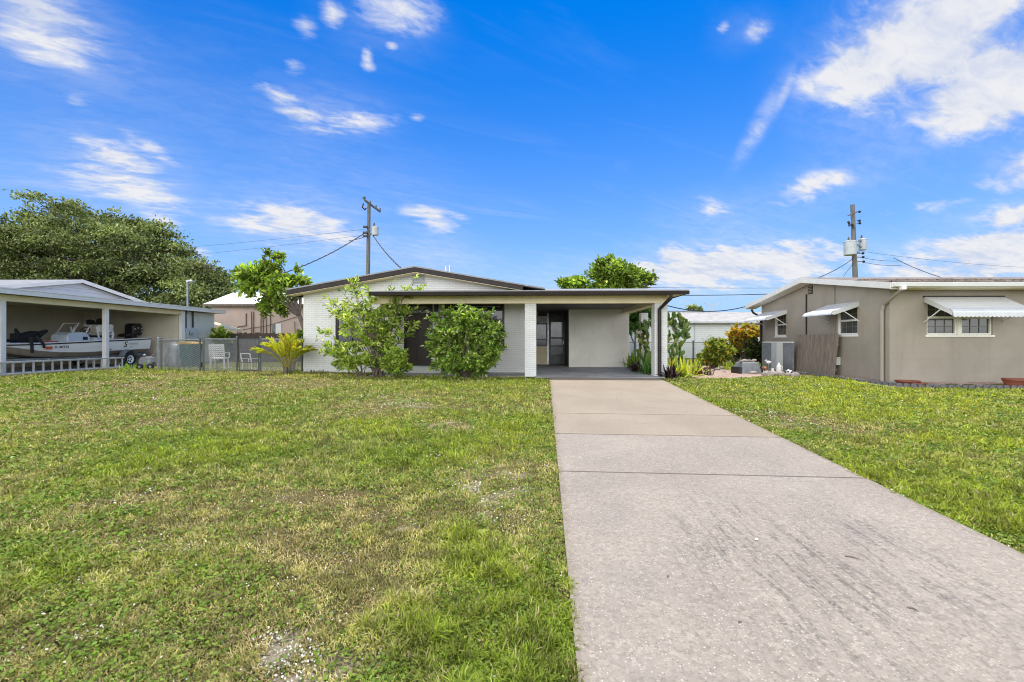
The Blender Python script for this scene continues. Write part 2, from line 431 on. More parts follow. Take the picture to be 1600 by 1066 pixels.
    skyc=g.mix(g.math('MULTIPLY',hz,HAZE),skyb,HAZE_C)
    front=g.mix(cov,skyc,cc)
    # added fill light: unseen bright cloud bank behind the viewer, lifts the shaded walls
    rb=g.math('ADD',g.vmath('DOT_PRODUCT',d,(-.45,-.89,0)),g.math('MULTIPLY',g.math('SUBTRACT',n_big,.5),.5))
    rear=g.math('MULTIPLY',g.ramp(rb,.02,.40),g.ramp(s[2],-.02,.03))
    rc=g.vmath('SCALE',REAR_FILL,scale=g.ramp(s[2],.10,.70,1.62,.50))
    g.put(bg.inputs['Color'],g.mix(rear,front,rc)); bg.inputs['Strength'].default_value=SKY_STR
    try: w.cycles.sampling_method='MANUAL'; w.cycles.sample_map_resolution=512
    except Exception: pass
SKY_STR=.15; SKY_SAT=1.18; SKY_VAL=1.0; SKY_HUE=.5; SKY_TINT=(.0,.42,.80); CLOUD_B=3.7; HAZE=.95; HAZE_C=(2.3,2.95,4.05); REAR_FILL=(10.6,10.8,11.0)
# px, py, half widths, tilt, strength (all turned into compass bearing and elevation)
CLOUDS=[(120,160,40,20,15,.4),(55,84,60,26,10,.8),(85,75,40,20,5,.7),
 (625,18,95,34,3,.95),(520,20,30,24,0,.85),(478,42,28,18,0,.7),(575,88,14,18,0,.75),(575,103,18,10,0,.75),(458,104,26,14,0,.85),(612,72,14,7,0,.8),
 (432,148,55,15,-8,.85),(470,180,50,14,0,.85),(570,190,80,20,6,.95),(500,203,60,10,0,.8),(650,184,20,8,0,.8),
 (180,245,95,32,-12,.85),(185,290,120,36,-6,.9),(250,318,70,24,-18,.8),(255,345,50,16,-15,.85),(310,392,35,12,0,.75),(230,228,70,16,-22,.75),
 (1130,43,14,10,0,.7),(1185,47,30,20,0,.6),(1050,395,34,22,0,.95),(1265,295,75,24,8,.6)]
BANKS=[(50,15,190,75,-6,1.05),(1450,70,270,120,-10,1.1),(1560,130,230,110,-24,1.25),(1330,90,120,62,10,.85),(1600,265,100,55,-10,.85),(1320,150,60,34,0,.6),
 (1010,425,80,26,0,.9),(1110,418,140,44,0,1.1),(1220,412,150,46,0,1.0),(1265,295,85,30,8,.7),(1108,325,50,24,0,.6),(680,338,70,32,-10,.75),(460,352,150,48,0,.7),
 (1540,400,190,70,6,1.05),(1580,340,110,34,14,.85),(1430,328,110,18,6,.6),(1430,418,110,36,0,.75),(190,280,150,60,-10,.55)]
VEILS=[(520,180,170,46,4,.22),(600,40,150,60,0,.15),(1160,48,80,40,0,.12),(1190,190,105,22,57,.40),(1228,140,46,10,66,.32),(1170,225,70,16,50,.2),(450,350,170,70,0,.45),(180,280,240,110,0,.30),(560,300,260,110,0,.12),(640,395,200,50,0,.35),
 (1450,90,360,200,-8,.40),(1560,395,280,110,5,.5),(1130,418,290,80,0,.5),(1590,260,100,70,-10,.3),(70,40,260,120,0,.3),(900,440,500,60,0,.25),(1290,290,170,60,0,.2),(1120,335,160,60,0,.18),(330,160,420,140,10,.10),(230,430,300,60,0,.3)]
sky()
# ------------------------------------------------------------------ ground
HM=Frame(.77,14.5,2.0)      # main house: column fronts on w=0
HR=Frame(10.62,12.8,.7)     # right neighbour: near corner
HL=Frame(-16.5,18.5,.5)     # left neighbour: carport posts on u=0
DR=Frame(1.13,13.6,4.1)     # driveway: left edge on u=0
DW=3.27
def gz(x,y):
    y=np.asarray(y,dtype=np.float64); t=13.8-y
    s=np.where(t>0,t,0.); s=np.minimum(s,13.8+.0*s)
    soft=np.where(np.abs(t)<.8,(t+.8)**2/3.2,np.where(t>=.8,t,0.)); soft=np.minimum(soft,14.5)
    return -.04*soft-.02
def gzf(x,y): return float(gz(x,y))
def GP(px,py):
    k=(py-533)/F
    Y=5.
    for _ in range(60):
        Y=.5*Y+.5*(CZ-gzf(0,Y))/k
    return ((px-800)/F*Y, Y)
def on_ground(px,Y):
    x=(px-800)/F*Y; return Vector((x,Y,gzf(x,Y)))

def vnoise(x,y,scale,seed,octv=4,gain=.5):
    x=np.asarray(x)*scale; y=np.asarray(y)*scale; out=0; amp=1; tot=0
    rg=np.random.default_rng(seed)
    for o in range(octv):
        T=rg.random((256,256))
        xi=np.floor(x).astype(int); yi=np.floor(y).astype(int); fx=x-xi; fy=y-yi
        fx=fx*fx*(3-2*fx); fy=fy*fy*(3-2*fy); a=xi&255; b=yi&255; a1=(xi+1)&255; b1=(yi+1)&255
        v=(T[a,b]*(1-fx)+T[a1,b]*fx)*(1-fy)+(T[a,b1]*(1-fx)+T[a1,b1]*fx)*fy
        out=out+amp*v; tot+=amp; amp*=gain; x=x*2.03+17; y=y*2.03+5
    return out/tot

# patches of the lawn: px, py, half widths in px, kind (dry, green, sand, pale, yellow), strength
PATCH=[(250,612,380,26,'dry',.7),(150,650,320,28,'dry',.65),(250,662,60,14,'dry',.55),(620,640,190,22,'dry',.7),(700,665,70,12,'dry',.6),(640,632,60,11,'sand',.5),(700,665,70,10,'sand',.5),(640,632,70,12,'pale',.5),(560,600,160,14,'yellow',.4),
 (330,715,260,34,'green',.8),(120,760,140,60,'green',.7),(640,715,170,35,'green',.6),(60,700,90,30,'green',.4),(820,665,40,20,'green',.8),
 (480,790,180,34,'dry',.6),(180,850,150,40,'dry',.6),(600,815,130,24,'dry',.35),(650,830,50,14,'sand',.3),(420,870,180,40,'dry',.35),
 (760,760,95,48,'sand',.6),(745,775,60,28,'pale',1.),(800,700,50,14,'sand',.4),(215,920,50,34,'green',1.),(560,1000,90,24,'sand',.8),(860,960,26,60,'sand',.6),(1240,662,70,10,'sand',.6),(430,1005,80,38,'sand',1.1),(450,1055,90,28,'sand',1.2),(430,1020,120,60,'pale',.9),(330,990,60,30,'sand',.25),
 (760,880,120,90,'green',.8),(700,980,170,80,'green',.65),(860,900,30,40,'green',.8),(862,960,24,60,'dry',1.),(600,925,60,20,'dry',.5),(550,1040,120,40,'dry',.3),(60,900,120,60,'green',.5),(60,1030,120,50,'pale',.4),(250,860,70,30,'pale',.45),
 (130,800,100,30,'pale',.2),(520,660,90,14,'pale',.25),(760,615,80,8,'pale',.3),
 (1230,660,140,18,'dry',.95),(1330,672,160,18,'dry',.5),(1120,620,60,12,'dry',.3),(1450,640,340,46,'yellow',1.1),(1350,615,330,26,'yellow',1.2),(1450,625,340,40,'green',.5),(1500,700,200,40,'yellow',.4),(1450,760,250,60,'green',.75),(1560,820,120,50,'green',.6),(1440,735,40,10,'pale',.5),(1560,800,90,30,'pale',.35),(1370,740,80,25,'green',.6),(1150,600,80,10,'yellow',.5)]
PW=[]
for (px,py,rx,ry,k,st) in PATCH:
    x0,y0=GP(px,py); x1,_=GP(px+rx,py); _,yn=GP(px,py+ry); _,yf=GP(px,max(py-ry,584))
    PW.append((x0,(yn+yf)/2,abs(x1-x0),abs(yf-yn)/2+.05,k,st))
def lawn_fields(x,y):
    """Greenness, bare sand, pale weeds, yellow tint: each 0..1 over the lawn."""
    x=np.asarray(x,dtype=np.float64); y=np.asarray(y,dtype=np.float64)
    n1=vnoise(x,y,.45,1); n2=vnoise(x*.7,y*1.3,1.6,2); n3=vnoise(x,y,5.,3,3); n4=vnoise(x,y,7.5,4,4,.6)
    g=.62+1.1*(n1-.5)+.9*(n2-.5)+.5*(n3-.5)
    sand=np.clip((vnoise(x,y,.9,5)-.66)*2.2,0,1)*np.clip((vnoise(x,y,6.,6,3)-.45)*4,0,1)
    pale=np.clip((vnoise(x,y,.7,8)-.60)*3,0,1); yel=np.clip(.25+1.4*(vnoise(x,y,.5,9)-.5),0,1)
    wx=x+.9*(vnoise(x,y,1.3,21,3)-.5); wy=y+.9*(vnoise(x,y,1.3,22,3)-.5)
    for (cx,cy_,rx,ry,k,st) in PW:
        q=np.clip(1-np.sqrt(((wx-cx)/rx)**2+((wy-cy_)/ry)**2),0,1)
        q=q*q*(3-2*q)*1.3*st
        if k=='dry': g=g-q*.72
        elif k=='green': g=g+q*.6; sand=sand*(1-np.clip(q,0,1))
        elif k=='sand': sand=sand+np.clip((q*.85+2.3*(n4-.5)-.42)*3,0,.8)*(q>.02); g=g-q*.3
        elif k=='pale': pale=pale+q
        else: yel=yel+q; g=g+q*.1
    return np.clip(g,0,1),np.clip(sand,0,1),np.clip(pale,0,1),np.clip(yel,0,1)
DRY=np.array([.42,.335,.145]); GRN=np.array([.180,.245,.024]); YEL=np.array([.40,.43,.035]); SAND=np.array([.42,.355,.265])
def lawn_color(x,y):
    g,s,p,yl=lawn_fields(x,y)
    c=DRY*(1-g)[:,None]+GRN*g[:,None]
    k=(np.clip(yl*.85,0,.95)*g)[:,None]; c=c*(1-k)+YEL*k
    return c,g,s,p,yl

def axis(near0,near1,step,far0,far1):
    a=list(np.arange(near0,near1+1e-6,step)); s=step; v=near1
    while v<far1: s*=1.35; v+=s; a.append(v)
    s=step; v=near0; b=[]
    while v>far0: s*=1.35; v-=s; b.append(v)
    return np.array(b[::-1]+a)
gx=axis(-18,13,.16,-420,420); gy=axis(1.,16,.13,-60,620)
X,Y=np.meshgrid(gx,gy); xx,yy=X.ravel(),Y.ravel()
zz=gz(xx,yy)+.02*(vnoise(xx,yy,.6,31,3)-.5)*np.where((yy<13)&(np.abs(xx)<30),1,0)
c,g_,s_,p_,y_=lawn_color(xx,yy)
soil=c*.36*(1-s_)[:,None]+SAND*s_[:,None]
nx,ny=len(gx),len(gy); idx=np.arange(nx*ny).reshape(ny,nx)
q=np.stack([idx[:-1,:-1].ravel(),idx[:-1,1:].ravel(),idx[1:,1:].ravel(),idx[1:,:-1].ravel()],1)
me=np_mesh('lawn_ground',np.stack([xx,yy,zz],1),quads=q,colors=soil)
m,g=new_mat('turf and sandy soil'); co_=obj_coord(g)
a=g.new('ShaderNodeAttribute'); a.attribute_name='Col'
n1=g.noise(co_,55,5,.7); n2=g.noise(co_,9,5,.65,.3); n3=g.noise(co_,170,2,.6)
cc=g.mix(g.ramp(n1,.38,.68,0,.75),a.outputs['Color'],g.mix(1.,a.outputs['Color'],(.45,.48,.4),'MULTIPLY'))
cc=g.mix(g.ramp(n2,.5,.8,0,.4),cc,g.mix(1.,a.outputs['Color'],(1.5,1.35,1.3),'MULTIPLY'))
cc=g.mix(g.ramp(n3,.55,.75,0,.35),cc,(.34,.30,.2))
g.put(g.b.inputs['Base Color'],cc); g.b.inputs['Roughness'].default_value=.95; g.b.inputs['Specular IOR Level'].default_value=.1
g.put(g.b.inputs['Normal'],g.bump(g.math('ADD',n1,n2),.9,.03))
tag(link('ground',me,m),'mown lawn and sandy soil running back under the houses','ground',kind='structure')

# ------------------------------------------------------------------ driveway: one pour with cut joints
jw=[(-2.3,.004),(-5.25,.012),(-6.8,.012),(-8.53,.010),(-12.3,.010)]
rows=[]; ws=set(np.arange(-16,.05,.25).round(3))
for j,d in jw:
    for k in (-.016,-.005,.005,.016): ws.add(round(j+k,4))
    for e in [w for w in ws if abs(w-j)<.12 and abs(abs(w-j)-.016)>1e-3 and abs(abs(w-j)-.005)>1e-3]: ws.discard(e)
ws.add(.42)
for w in sorted(ws):
    row=[]
    for i,u in enumerate(np.linspace(0,DW,14)):
        p=DR.world(u,w); d=0
        for j,dep in jw:
            if abs(w-j)<.006: d=dep
        edge=.012*math.sin(w*2.1+i)*0
        row.append((u,w,gzf(p.x,p.y)+.035-d))
    row=[(-.0,row[0][1],row[0][2]-.12)]+row+[(DW,row[-1][1],row[-1][2]-.12)]
    rows.append(row)
m,g=new_mat('exposed aggregate concrete'); co_=obj_coord(g); s=g.sep(co_)
old=g.ramp(s[1],-6.806,-6.798)           # the older tan pour by the house
n1=g.noise(co_,.8,5,.6,.3); n2=g.noise(co_,75,6,.85); n4=g.noise(co_,14,5,.7)
base=g.mix(old,g.mix(g.ramp(n1,.3,.7),(.262,.228,.192),(.318,.279,.235)),g.mix(g.ramp(n1,.3,.7),(.272,.224,.168),(.325,.272,.205)))
base=g.mix(g.ramp(n4,.4,.75,0,.22),base,(.19,.17,.155))
# shell and pebble specks
vo=g.new('ShaderNodeTexVoronoi'); vo.feature='F1'; g.put(vo.inputs['Vector'],co_); vo.inputs['Scale'].default_value=62; vo.inputs['Randomness'].default_value=1
sp=g.ramp(vo.outputs['Distance'],.40,.22); pick=g.ramp(g.sep(vo.outputs['Color'])[0],.60,.95)
amt=g.math('MULTIPLY',g.math('MULTIPLY',sp,pick),g.math('SUBTRACT',1.,g.math('MULTIPLY',old,.85)))
wear=g.ramp(g.noise(co_,.55,3),.3,.6,.35,1.)
pick2=g.ramp(g.sep(vo.outputs['Color'])[1],.70,.80)
base=g.mix(g.math('MULTIPLY',g.math('MULTIPLY',sp,pick2),.6),base,(.14,.12,.11))
vc=g.new('ShaderNodeTexVoronoi'); g.put(vc.inputs['Vector'],co_); vc.inputs['Scale'].default_value=46
cell=g.sep(vc.outputs['Color'])[0]; newp=g.math('SUBTRACT',1.,g.math('MULTIPLY',old,.6))
base=g.mix(g.math('MULTIPLY',g.ramp(cell,.35,0.,0,.45),newp),base,g.mix(1.,base,(.62,.60,.58),'MULTIPLY'))
base=g.mix(g.math('MULTIPLY',g.ramp(cell,.65,1.,0,.6),newp),base,g.mix(1.,base,(1.36,1.34,1.30),'MULTIPLY'))
base=g.mix(g.math('MULTIPLY',g.math('MULTIPLY',amt,wear),.85),base,(.56,.53,.47))
base=g.mix(g.ramp(n2,.42,.60,0,.40),base,(.175,.148,.120))
# tyre scuffs: streaks that run along the drive, on the right wheel line
def blob(cu,cw,ru,rw):
    a=g.math('DIVIDE',g.math('SUBTRACT',s[0],cu),ru); b=g.math('DIVIDE',g.math('SUBTRACT',s[1],cw),rw)
    return g.ramp(g.math('SQRT',g.math('ADD',g.math('MULTIPLY',a,a),g.math('MULTIPLY',b,b))),1.,.25)
st=g.noise(g.comb(g.math('ADD',g.math('MULTIPLY',s[0],11),g.math('MULTIPLY',s[1],.6)),g.math('MULTIPLY',s[1],1.3),0.),1.4,8,.76,.6)
br=g.noise(co_,34,6,.8)
zone=g.math('MAXIMUM',blob(1.5,-10.35,1.0,1.7),blob(2.35,-10.2,.5,1.3))
str1=g.math('MULTIPLY',g.math('MULTIPLY',g.ramp(st,.46,.60),zone),g.ramp(br,.40,.56,.25,1.))
base=g.mix(g.math('MULTIPLY',g.math('MULTIPLY',str1,g.ramp(cell,.9,.4,.45,1.)),.95),base,(.095,.085,.078))
wide=g.math('MAXIMUM',blob(.45,-9.6,.45,4.),blob(2.4,-9.2,.5,4.))
base=g.mix(g.math('MULTIPLY',g.math('MULTIPLY',wide,g.ramp(g.noise(co_,2.2,5,.6),.4,.7)),.25),base,(.18,.165,.155))
# hairline cracks in the tan pour
cr=g.new('ShaderNodeTexVoronoi'); cr.feature='DISTANCE_TO_EDGE'; cr.inputs['Scale'].default_value=.33
g.put(cr.inputs['Vector'],g.vmath('ADD',co_,g.vmath('SCALE',g.new('ShaderNodeTexNoise').outputs['Color'],scale=.5)))
base=g.mix(g.math('MULTIPLY',g.ramp(cr.outputs['Distance'],.006,.002),g.math('MULTIPLY',old,.16)),base,(.16,.14,.12))
# joint dirt and grass-stained edges
for j,d in jw:
    base=g.mix(g.math('MULTIPLY',g.ramp(g.math('ABSOLUTE',g.math('SUBTRACT',s[1],j)),.022,.008),.12 if d<.006 else .8),base,(.07,.06,.05))
ed=g.math('MINIMUM',s[0],g.math('SUBTRACT',DW,s[0]))
base=g.mix(g.math('MULTIPLY',g.ramp(ed,.10,.0),g.ramp(n4,.35,.6,.1,.6)),base,(.17,.14,.09))
g.put(g.b.inputs['Base Color'],base); g.b.inputs['Roughness'].default_value=.85; g.b.inputs['Specular IOR Level'].default_value=.25
g.put(g.b.inputs['Normal'],g.bump(g.math('ADD',g.math('MULTIPLY',n2,.6),g.math('MULTIPLY',sp,.5)),.55,.006))
dv=MB().sheet(rows).build('driveway',m,None)
dv.location=(DR.ox,DR.oy,0); dv.rotation_euler=(0,0,-DR.th)
tag(dv,'concrete driveway, tan near the carport and pebbly grey towards the street','driveway',kind='structure')

# mulch bed beside the carport and along the right neighbour's wall
m,g=new_mat('pinkish mulch and pavers'); co_=obj_coord(g)
v=g.new('ShaderNodeTexVoronoi'); v.inputs['Scale'].default_value=22; g.put(v.inputs['Vector'],co_)
cc=g.mix(g.sep(v.outputs['Color'])[0],(.22,.14,.105),(.44,.32,.26)); cc=g.mix(g.ramp(g.noise(co_,2,5),.45,.7,0,.5),cc,(.5,.42,.36))
g.put(g.b.inputs['Base Color'],cc); g.b.inputs['Roughness'].default_value=.95; g.put(g.b.inputs['Normal'],g.bump(v.outputs['Distance'],.9,.03)); M['mulch']=m
def bed(name,pts,label,cat):
    b=MB(); c=Vector((sum(p[0] for p in pts)/len(pts),sum(p[1] for p in pts)/len(pts),0))
    top=[]; 
    for k in range(len(pts)*6):
        i=k//6; t=(k%6)/6; p=Vector((*pts[i],0)).lerp(Vector((*pts[(i+1)%len(pts)],0)),t)
        p+=Vector((random.uniform(-.05,.05),random.uniform(-.05,.05),0)); top.append(p)
    rings=[]
    for f_,h in ((1.,-.03),(.96,.012),(.6,.03),(.2,.035)):
        rings.append([(c.x+(p.x-c.x)*f_,c.y+(p.y-c.y)*f_,gzf(p.x,p.y)+h+random.uniform(0,.012)) for p in top])
    n=len(top); vs=[p for r_ in rings for p in r_]
    fs=[(i*n+k,i*n+(k+1)%n,(i+1)*n+(k+1)%n,(i+1)*n+k) for i in range(3) for k in range(n)]+[tuple(3*n+k for k in range(n))]
    o=b.add(vs,fs).build(name,m); tag(o,label,cat,kind='structure')
bed('mulch_bed',[GP(1062,588)[:2],(6.0,13.9),(7.6,14.3),(8.7,15.2),(9.6,15.9),(10.4,18.4),(8.6,21.0),(5.4,20.5),(4.9,15.6)],'pinkish mulch bed between the carport and the taupe house','mulch')
bed('gravel_strip',[(9.75,11.75),(10.3,11.55),(13,11.45),(20,11.3),(20,12.75),(10.66,12.79),(10.6,14.2),(9.8,15.5),(9.35,14.6)],'strip of bare soil along the foot of the taupe wall','soil')

# ------------------------------------------------------------------ grass blades
def inside(x,y,fr,u0,u1,w0,w1):
    dx,dy=x-fr.ox,y-fr.oy; u=dx*fr.c-dy*fr.s; w=dx*fr.s+dy*fr.c
    return (u>u0)&(u<u1)&(w>w0)&(w<w1)
def poly_in(x,y,P):
    r=np.zeros(len(x),bool); n=len(P)
    for i in range(n):
        x1,y1=P[i]; x2,y2=P[(i+1)%n]
        c_=((y1>y)!=(y2>y))&(x<(x2-x1)*(y-y1)/(y2-y1+1e-12)+x1); r^=c_
    return r
def lawn_mask(x,y,edge=None):
    e=np.zeros_like(x) if edge is None else edge
    bad=inside(x,y,DR,-.005+e,DW+.005-e,-20,1.)
    bad|=inside(x,y,HM,-5.6,4.5,-.15,12)|inside(x,y,HM,-.42,4.3,-.6,1)
    bad|=inside(x,y,HR,-.75,20,-1.2,9)
    bad|=poly_in(x,y,[(5.0,14.0),(5.9,13.75),(7.6,14.2),(8.7,15.1),(9.4,15.6),(9.4,14.4),(12,25),(4.9,21)])
    bad|=inside(x,y,HL,-9,.28,-12,4.3)
    return ~bad
def blades():
    N=980000; Y0,Y1=1.75,19.5
    Yd=np.exp(RNG.uniform(np.log(Y0),np.log(Y1),N)); Xd=RNG.uniform(-1.22,1.22,N)*(Yd+.35)
    edge=np.abs(RNG.normal(0,.014,N))+.10*np.clip(vnoise(Xd,Yd,2.6,61,3)-.42,0,1)*RNG.random(N)
    k=lawn_mask(Xd,Yd,np.abs(edge))&((Xd<13)&(Xd>-20)); Xd,Yd=Xd[k],Yd[k]
    c,g,s,p,yl=lawn_color(Xd,Yd)
    dens=.45+.45*g-.50*s
    clump=vnoise(Xd,Yd,11.,41,2); dens*=.25+1.5*clump
    k=RNG.random(len(Xd))<dens; Xd,Yd,clump=Xd[k],Yd[k],clump[k]; c,g,s,p,yl=c[k],g[k],s[k],p[k],yl[k]
    n=len(Xd); D=np.sqrt(Xd**2+Yd**2); lod=np.clip(D/2.6,1,None)
    tuft=vnoise(Xd,Yd,3.2,43,3)
    H=(.014+.030*np.clip(g,0,1)*tuft*1.6)*(.55+1.1*clump)*RNG.uniform(.6,1.4,n); H*=np.clip(lod**.12,1,1.3)
    Wd=RNG.uniform(.0038,.0082,n)*lod**.60*np.where(g>.5,1.1,.85)
    ang=RNG.uniform(0,2*np.pi,n); lean=np.clip(RNG.normal(1.05,.45,n),.05,1.55)
    mott=np.clip(.62+1.5*(vnoise(Xd,Yd,8.,47,2)-.22),.55,1.5)[:,None]
    L=H*RNG.uniform(1.0,1.6,n)
    z=gz(Xd,Yd)+.004
    dx,dy=np.cos(ang),np.sin(ang); sx,sy=-dy,dx
    B=np.stack([Xd,Yd,z],1); S=np.stack([sx,sy,np.zeros(n)],1)*(Wd/2)[:,None]
    l1=lean*.55; l2=np.clip(lean*1.25,0,1.75)
    P1=B+np.stack([dx*np.sin(l1),dy*np.sin(l1),np.cos(l1)],1)*(L*.55)[:,None]
    P2=P1+np.stack([dx*np.sin(l2),dy*np.sin(l2),np.cos(l2)],1)*(L*.5)[:,None]
    V=np.stack([B-S*.8,B+S*.8,P1+S,P1-S,P2],1).reshape(-1,3)
    b=np.arange(n)*5
    quads=np.stack([b,b+1,b+2,b+3],1); tris=np.stack([b+3,b+2,b+4],1)
    # blade colours: each blade its own mix of green, yellow and straw
    r=RNG.random(n); dryb=r<(.42*(1-g)+.05)
    col=c*(RNG.uniform(.40,1.0,n)**1.3*1.5)[:,None]*mott
    straw=np.array([.45,.385,.195])*RNG.uniform(.5,1.25,n)[:,None]*mott; col[dryb]=straw[dryb]
    yb=(RNG.random(n)<.10+.2*yl)&~dryb; col[yb]=(np.array([.30,.32,.06])*RNG.uniform(.7,1.2,n)[:,None])[yb]
    col=np.clip(col,0.01,.75)
    me=np_mesh('grass',V,quads,tris,np.repeat(col,5,0))
    tag(link('grass',me,M['blade']),'short mown grass blades, green and straw coloured, across the front yard','grass',kind='stuff')
blades()
def weeds():
    """Round clover-like leaves lying flat, and pale dry leaf bits."""
    N=420000
    Yd=np.exp(RNG.uniform(np.log(1.8),np.log(14),N)); Xd=RNG.uniform(-1.2,1.2,N)*(Yd+.3)
    k=lawn_mask(Xd,Yd)&(Xd<12.5)&(Xd>-16); Xd,Yd=Xd[k],Yd[k]
    c,g,s,p,yl=lawn_color(Xd,Yd); cl=vnoise(Xd,Yd,2.3,51,3); 
    isp=RNG.random(len(Xd))<(.05+.75*p)*np.clip((vnoise(Xd,Yd,7.,52,2)-.35)*2.2,0,1)*.55
    k=((RNG.random(len(Xd))<np.clip((cl-.34)*2.6,.05,.8)*np.clip(g*1.3,.3,1))|isp)
    Xd,Yd,isp,g=Xd[k],Yd[k],isp[k],g[k]
    n=len(Xd); D=np.sqrt(Xd**2+Yd**2); lod=np.clip(D/3,1,None)**.75
    r=RNG.uniform(.005,.011,n)*lod; r[isp]*=.62; z=gz(Xd,Yd)+RNG.uniform(.008,.038,n)
    a=RNG.uniform(0,2*np.pi,n); nr=RNG.normal(0,.55,(n,3)); nr[:,2]=1; nr/=np.linalg.norm(nr,axis=1)[:,None]
    t=np.stack([np.cos(a),np.sin(a),np.zeros(n)],1); t-=nr*(t*nr).sum(1)[:,None]; t/=np.linalg.norm(t,axis=1)[:,None]; b=np.cross(nr,t)
    C=np.stack([Xd,Yd,z],1); V=[]
    for k6 in range(6):
        an=k6*np.pi/3; rad=r*(1.25 if k6 in (0,3) else .85)
        V.append(C+t*(np.cos(an)*rad)[:,None]+b*(np.sin(an)*rad)[:,None]+nr*(r*.25*(1 if k6%2 else 0))[:,None])
    V=np.stack(V,1).reshape(-1,3); i=np.arange(n)*6
    quads=np.concatenate([np.stack([i,i+1,i+2,i+3],1),np.stack([i,i+3,i+4,i+5],1)])
    col=np.array([.15,.245,.028])*RNG.uniform(.4,1.45,n)[:,None]; y=RNG.random(n)<.2; col[y]=(np.array([.25,.30,.05])*RNG.uniform(.7,1.2,n)[:,None])[y]
    col[isp]=np.array([.66,.64,.58])*RNG.uniform(.6,1.2,isp.sum())[:,None]
    me=np_mesh('lawn_weeds',V,quads,None,np.repeat(np.clip(col,0,.8),6,0))
    tag(link('lawn_weeds',me,M['blade']),'low round-leaved weeds and pale dry leaf bits among the grass','weeds',kind='stuff')
weeds()
# ------------------------------------------------------------------ main house
def house_root(name,fr,label):
    return thing(name,label,'house',(fr.ox,fr.oy,0),-fr.th)
H=house_root('brick_house',HM,'low white painted brick house with brown trimmed gable and open carport, in the middle')
h=HM; WM=1.7; WB=5.0; WD=7.1
uL=h.u(474,WM); uc0=h.u(820,0); uc1=h.u(838,0); ur0=h.u(1023,0); ur1=h.u(1043,0)
uwin0=h.u(524,WM); uwin1=h.u(597,WM); zw0=h.z(541,uwin0,WM); zw1=h.z(484,uwin0,WM)
ud0=h.u(631,WM); ud1=h.u(676,WM); zd0=h.z(571,ud0,WM); zd1=h.z(476,ud0,WM)
uw20=h.u(697,WM); uw21=h.u(786,WM); z20=h.z(548,uw20,WM); z21=h.z(474,uw20,WM)
uA=h.u(648,1.2); zA=h.z(416,uA,1.2); uE=h.u(448,1.2); zE=h.z(452,uE,1.2); sl_=(zA-zE)/(uA-uE); uE2=2*uA-uE
def zr(u): return zA-sl_*abs(u-uA)          # top of the gable roof
WH=9.2
# front wall with its openings: laid as piers and bands butted end to end
b=MB(); t=.2
def wall(u0,u1,z0,z1): b.box(u0,u1,WM,WM+t,z0,z1)
zt=2.46
wall(uL,uwin0,-.1,zt); wall(uwin0,uwin1,-.1,zw0); wall(uwin0,uwin1,zw1,zt)
wall(uwin1,ud0,-.1,zt); wall(ud0,ud1,-.1,zd0-.02); wall(ud0,ud1,zd1+.02,zt); wall(ud1,uw20,-.1,zt); wall(uw20,uw21,-.1,z20); wall(uw20,uw21,z21,zt); wall(uw21,uc1-.03,-.1,zt)
b.build('front_wall',M['white_brick'],H)
b=MB(); b.prism([(uL,zt),(uc1-.03,zt),(uc1-.03,zr(uc1)-.16),(uA,zA-.16),(uL,zr(uL)-.16)],WM,WM+t,'y'); b.build('gable_wall',M['white_brick'],H)
MB().box(uL,uL+t,WM+t,WH,-.1,zr(uL)-.18).build('side_wall',M['white_brick'],H)
MB().box(uc1-.24,uc1-.03,WM+t,WD,-.1,2.45).build('side_wall',M['stucco_white'],H)
# white soldier course along the base and step under the door
b=MB(); b.box(ud0-.3,ud1+.45,WM-.34,WM-.003,-.02,zd0-.03); b.build('door_step',M['white_brick'],H,bevel=.01)
MB().box(h.u(575,0),uc0-.0,.05,WM-.003,-.12,.0).build('porch_slab',M['concrete_slab'],H,bevel=.01)
MB().box(uc1-.03,h.u(1035,-.35)+.06,-.42,WD+.1,-.16,.012).build('carport_slab',M['concrete_slab'],H,bevel=.012)
# columns
bk=.4
for (a0,a1) in ((uc0,uc1),(ur0,ur1)):
    MB().box(a0,a1,0,bk,-.1,2.32).build('column',M['white_brick'],H,bevel=.006)
uu0=h.u(1001,3.9); MB().box(uu0,uu0+.30,3.9,4.2,-.05,2.25).build('column',M['white_brick'],H,bevel=.006)
# cream beam on the columns and its return along the right side
zb0,zb1=2.32,2.56
MB().box(h.u(577,0),ur1,-.004,.24,zb0,zb1).build('beam',M['cream'],H,bevel=.004)
MB().box(ur0+.02,ur1-.03,.244,WB,zb0-.02,zb1-.02).build('side_beam',M['cream'],H,bevel=.004)
# ceiling of porch and carport
MB().box(h.u(577,0),ur0+.016,.244,WM-.003,2.47,2.50).build('porch_ceiling',M['cream'],H)
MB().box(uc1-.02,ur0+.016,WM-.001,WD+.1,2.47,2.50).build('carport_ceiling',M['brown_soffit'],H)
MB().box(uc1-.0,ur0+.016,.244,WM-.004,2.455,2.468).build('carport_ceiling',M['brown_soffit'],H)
# back store room of the carport
us=h.u(889,WB); ue=h.u(983,WB)
b=MB(); b.box(us,ue,WB,WB+.18,-.02,2.468); b.build('store_wall',M['stucco_white'],H,bevel=.004)
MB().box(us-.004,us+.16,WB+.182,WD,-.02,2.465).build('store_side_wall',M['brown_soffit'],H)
MB().box(ue-.16,ue-.004,WB+.182,WH,-.02,2.465).build('store_side_wall',M['stucco_white'],H)
MB().box(h.u(906,WB)-.04,h.u(906,WB)+.04,WB-.012,WB-.001,h.z(547.5,1,WB)-.06,h.z(547.5,1,WB)+.06).build('outlet_cover',M['white_paint'],H,bevel=.004)
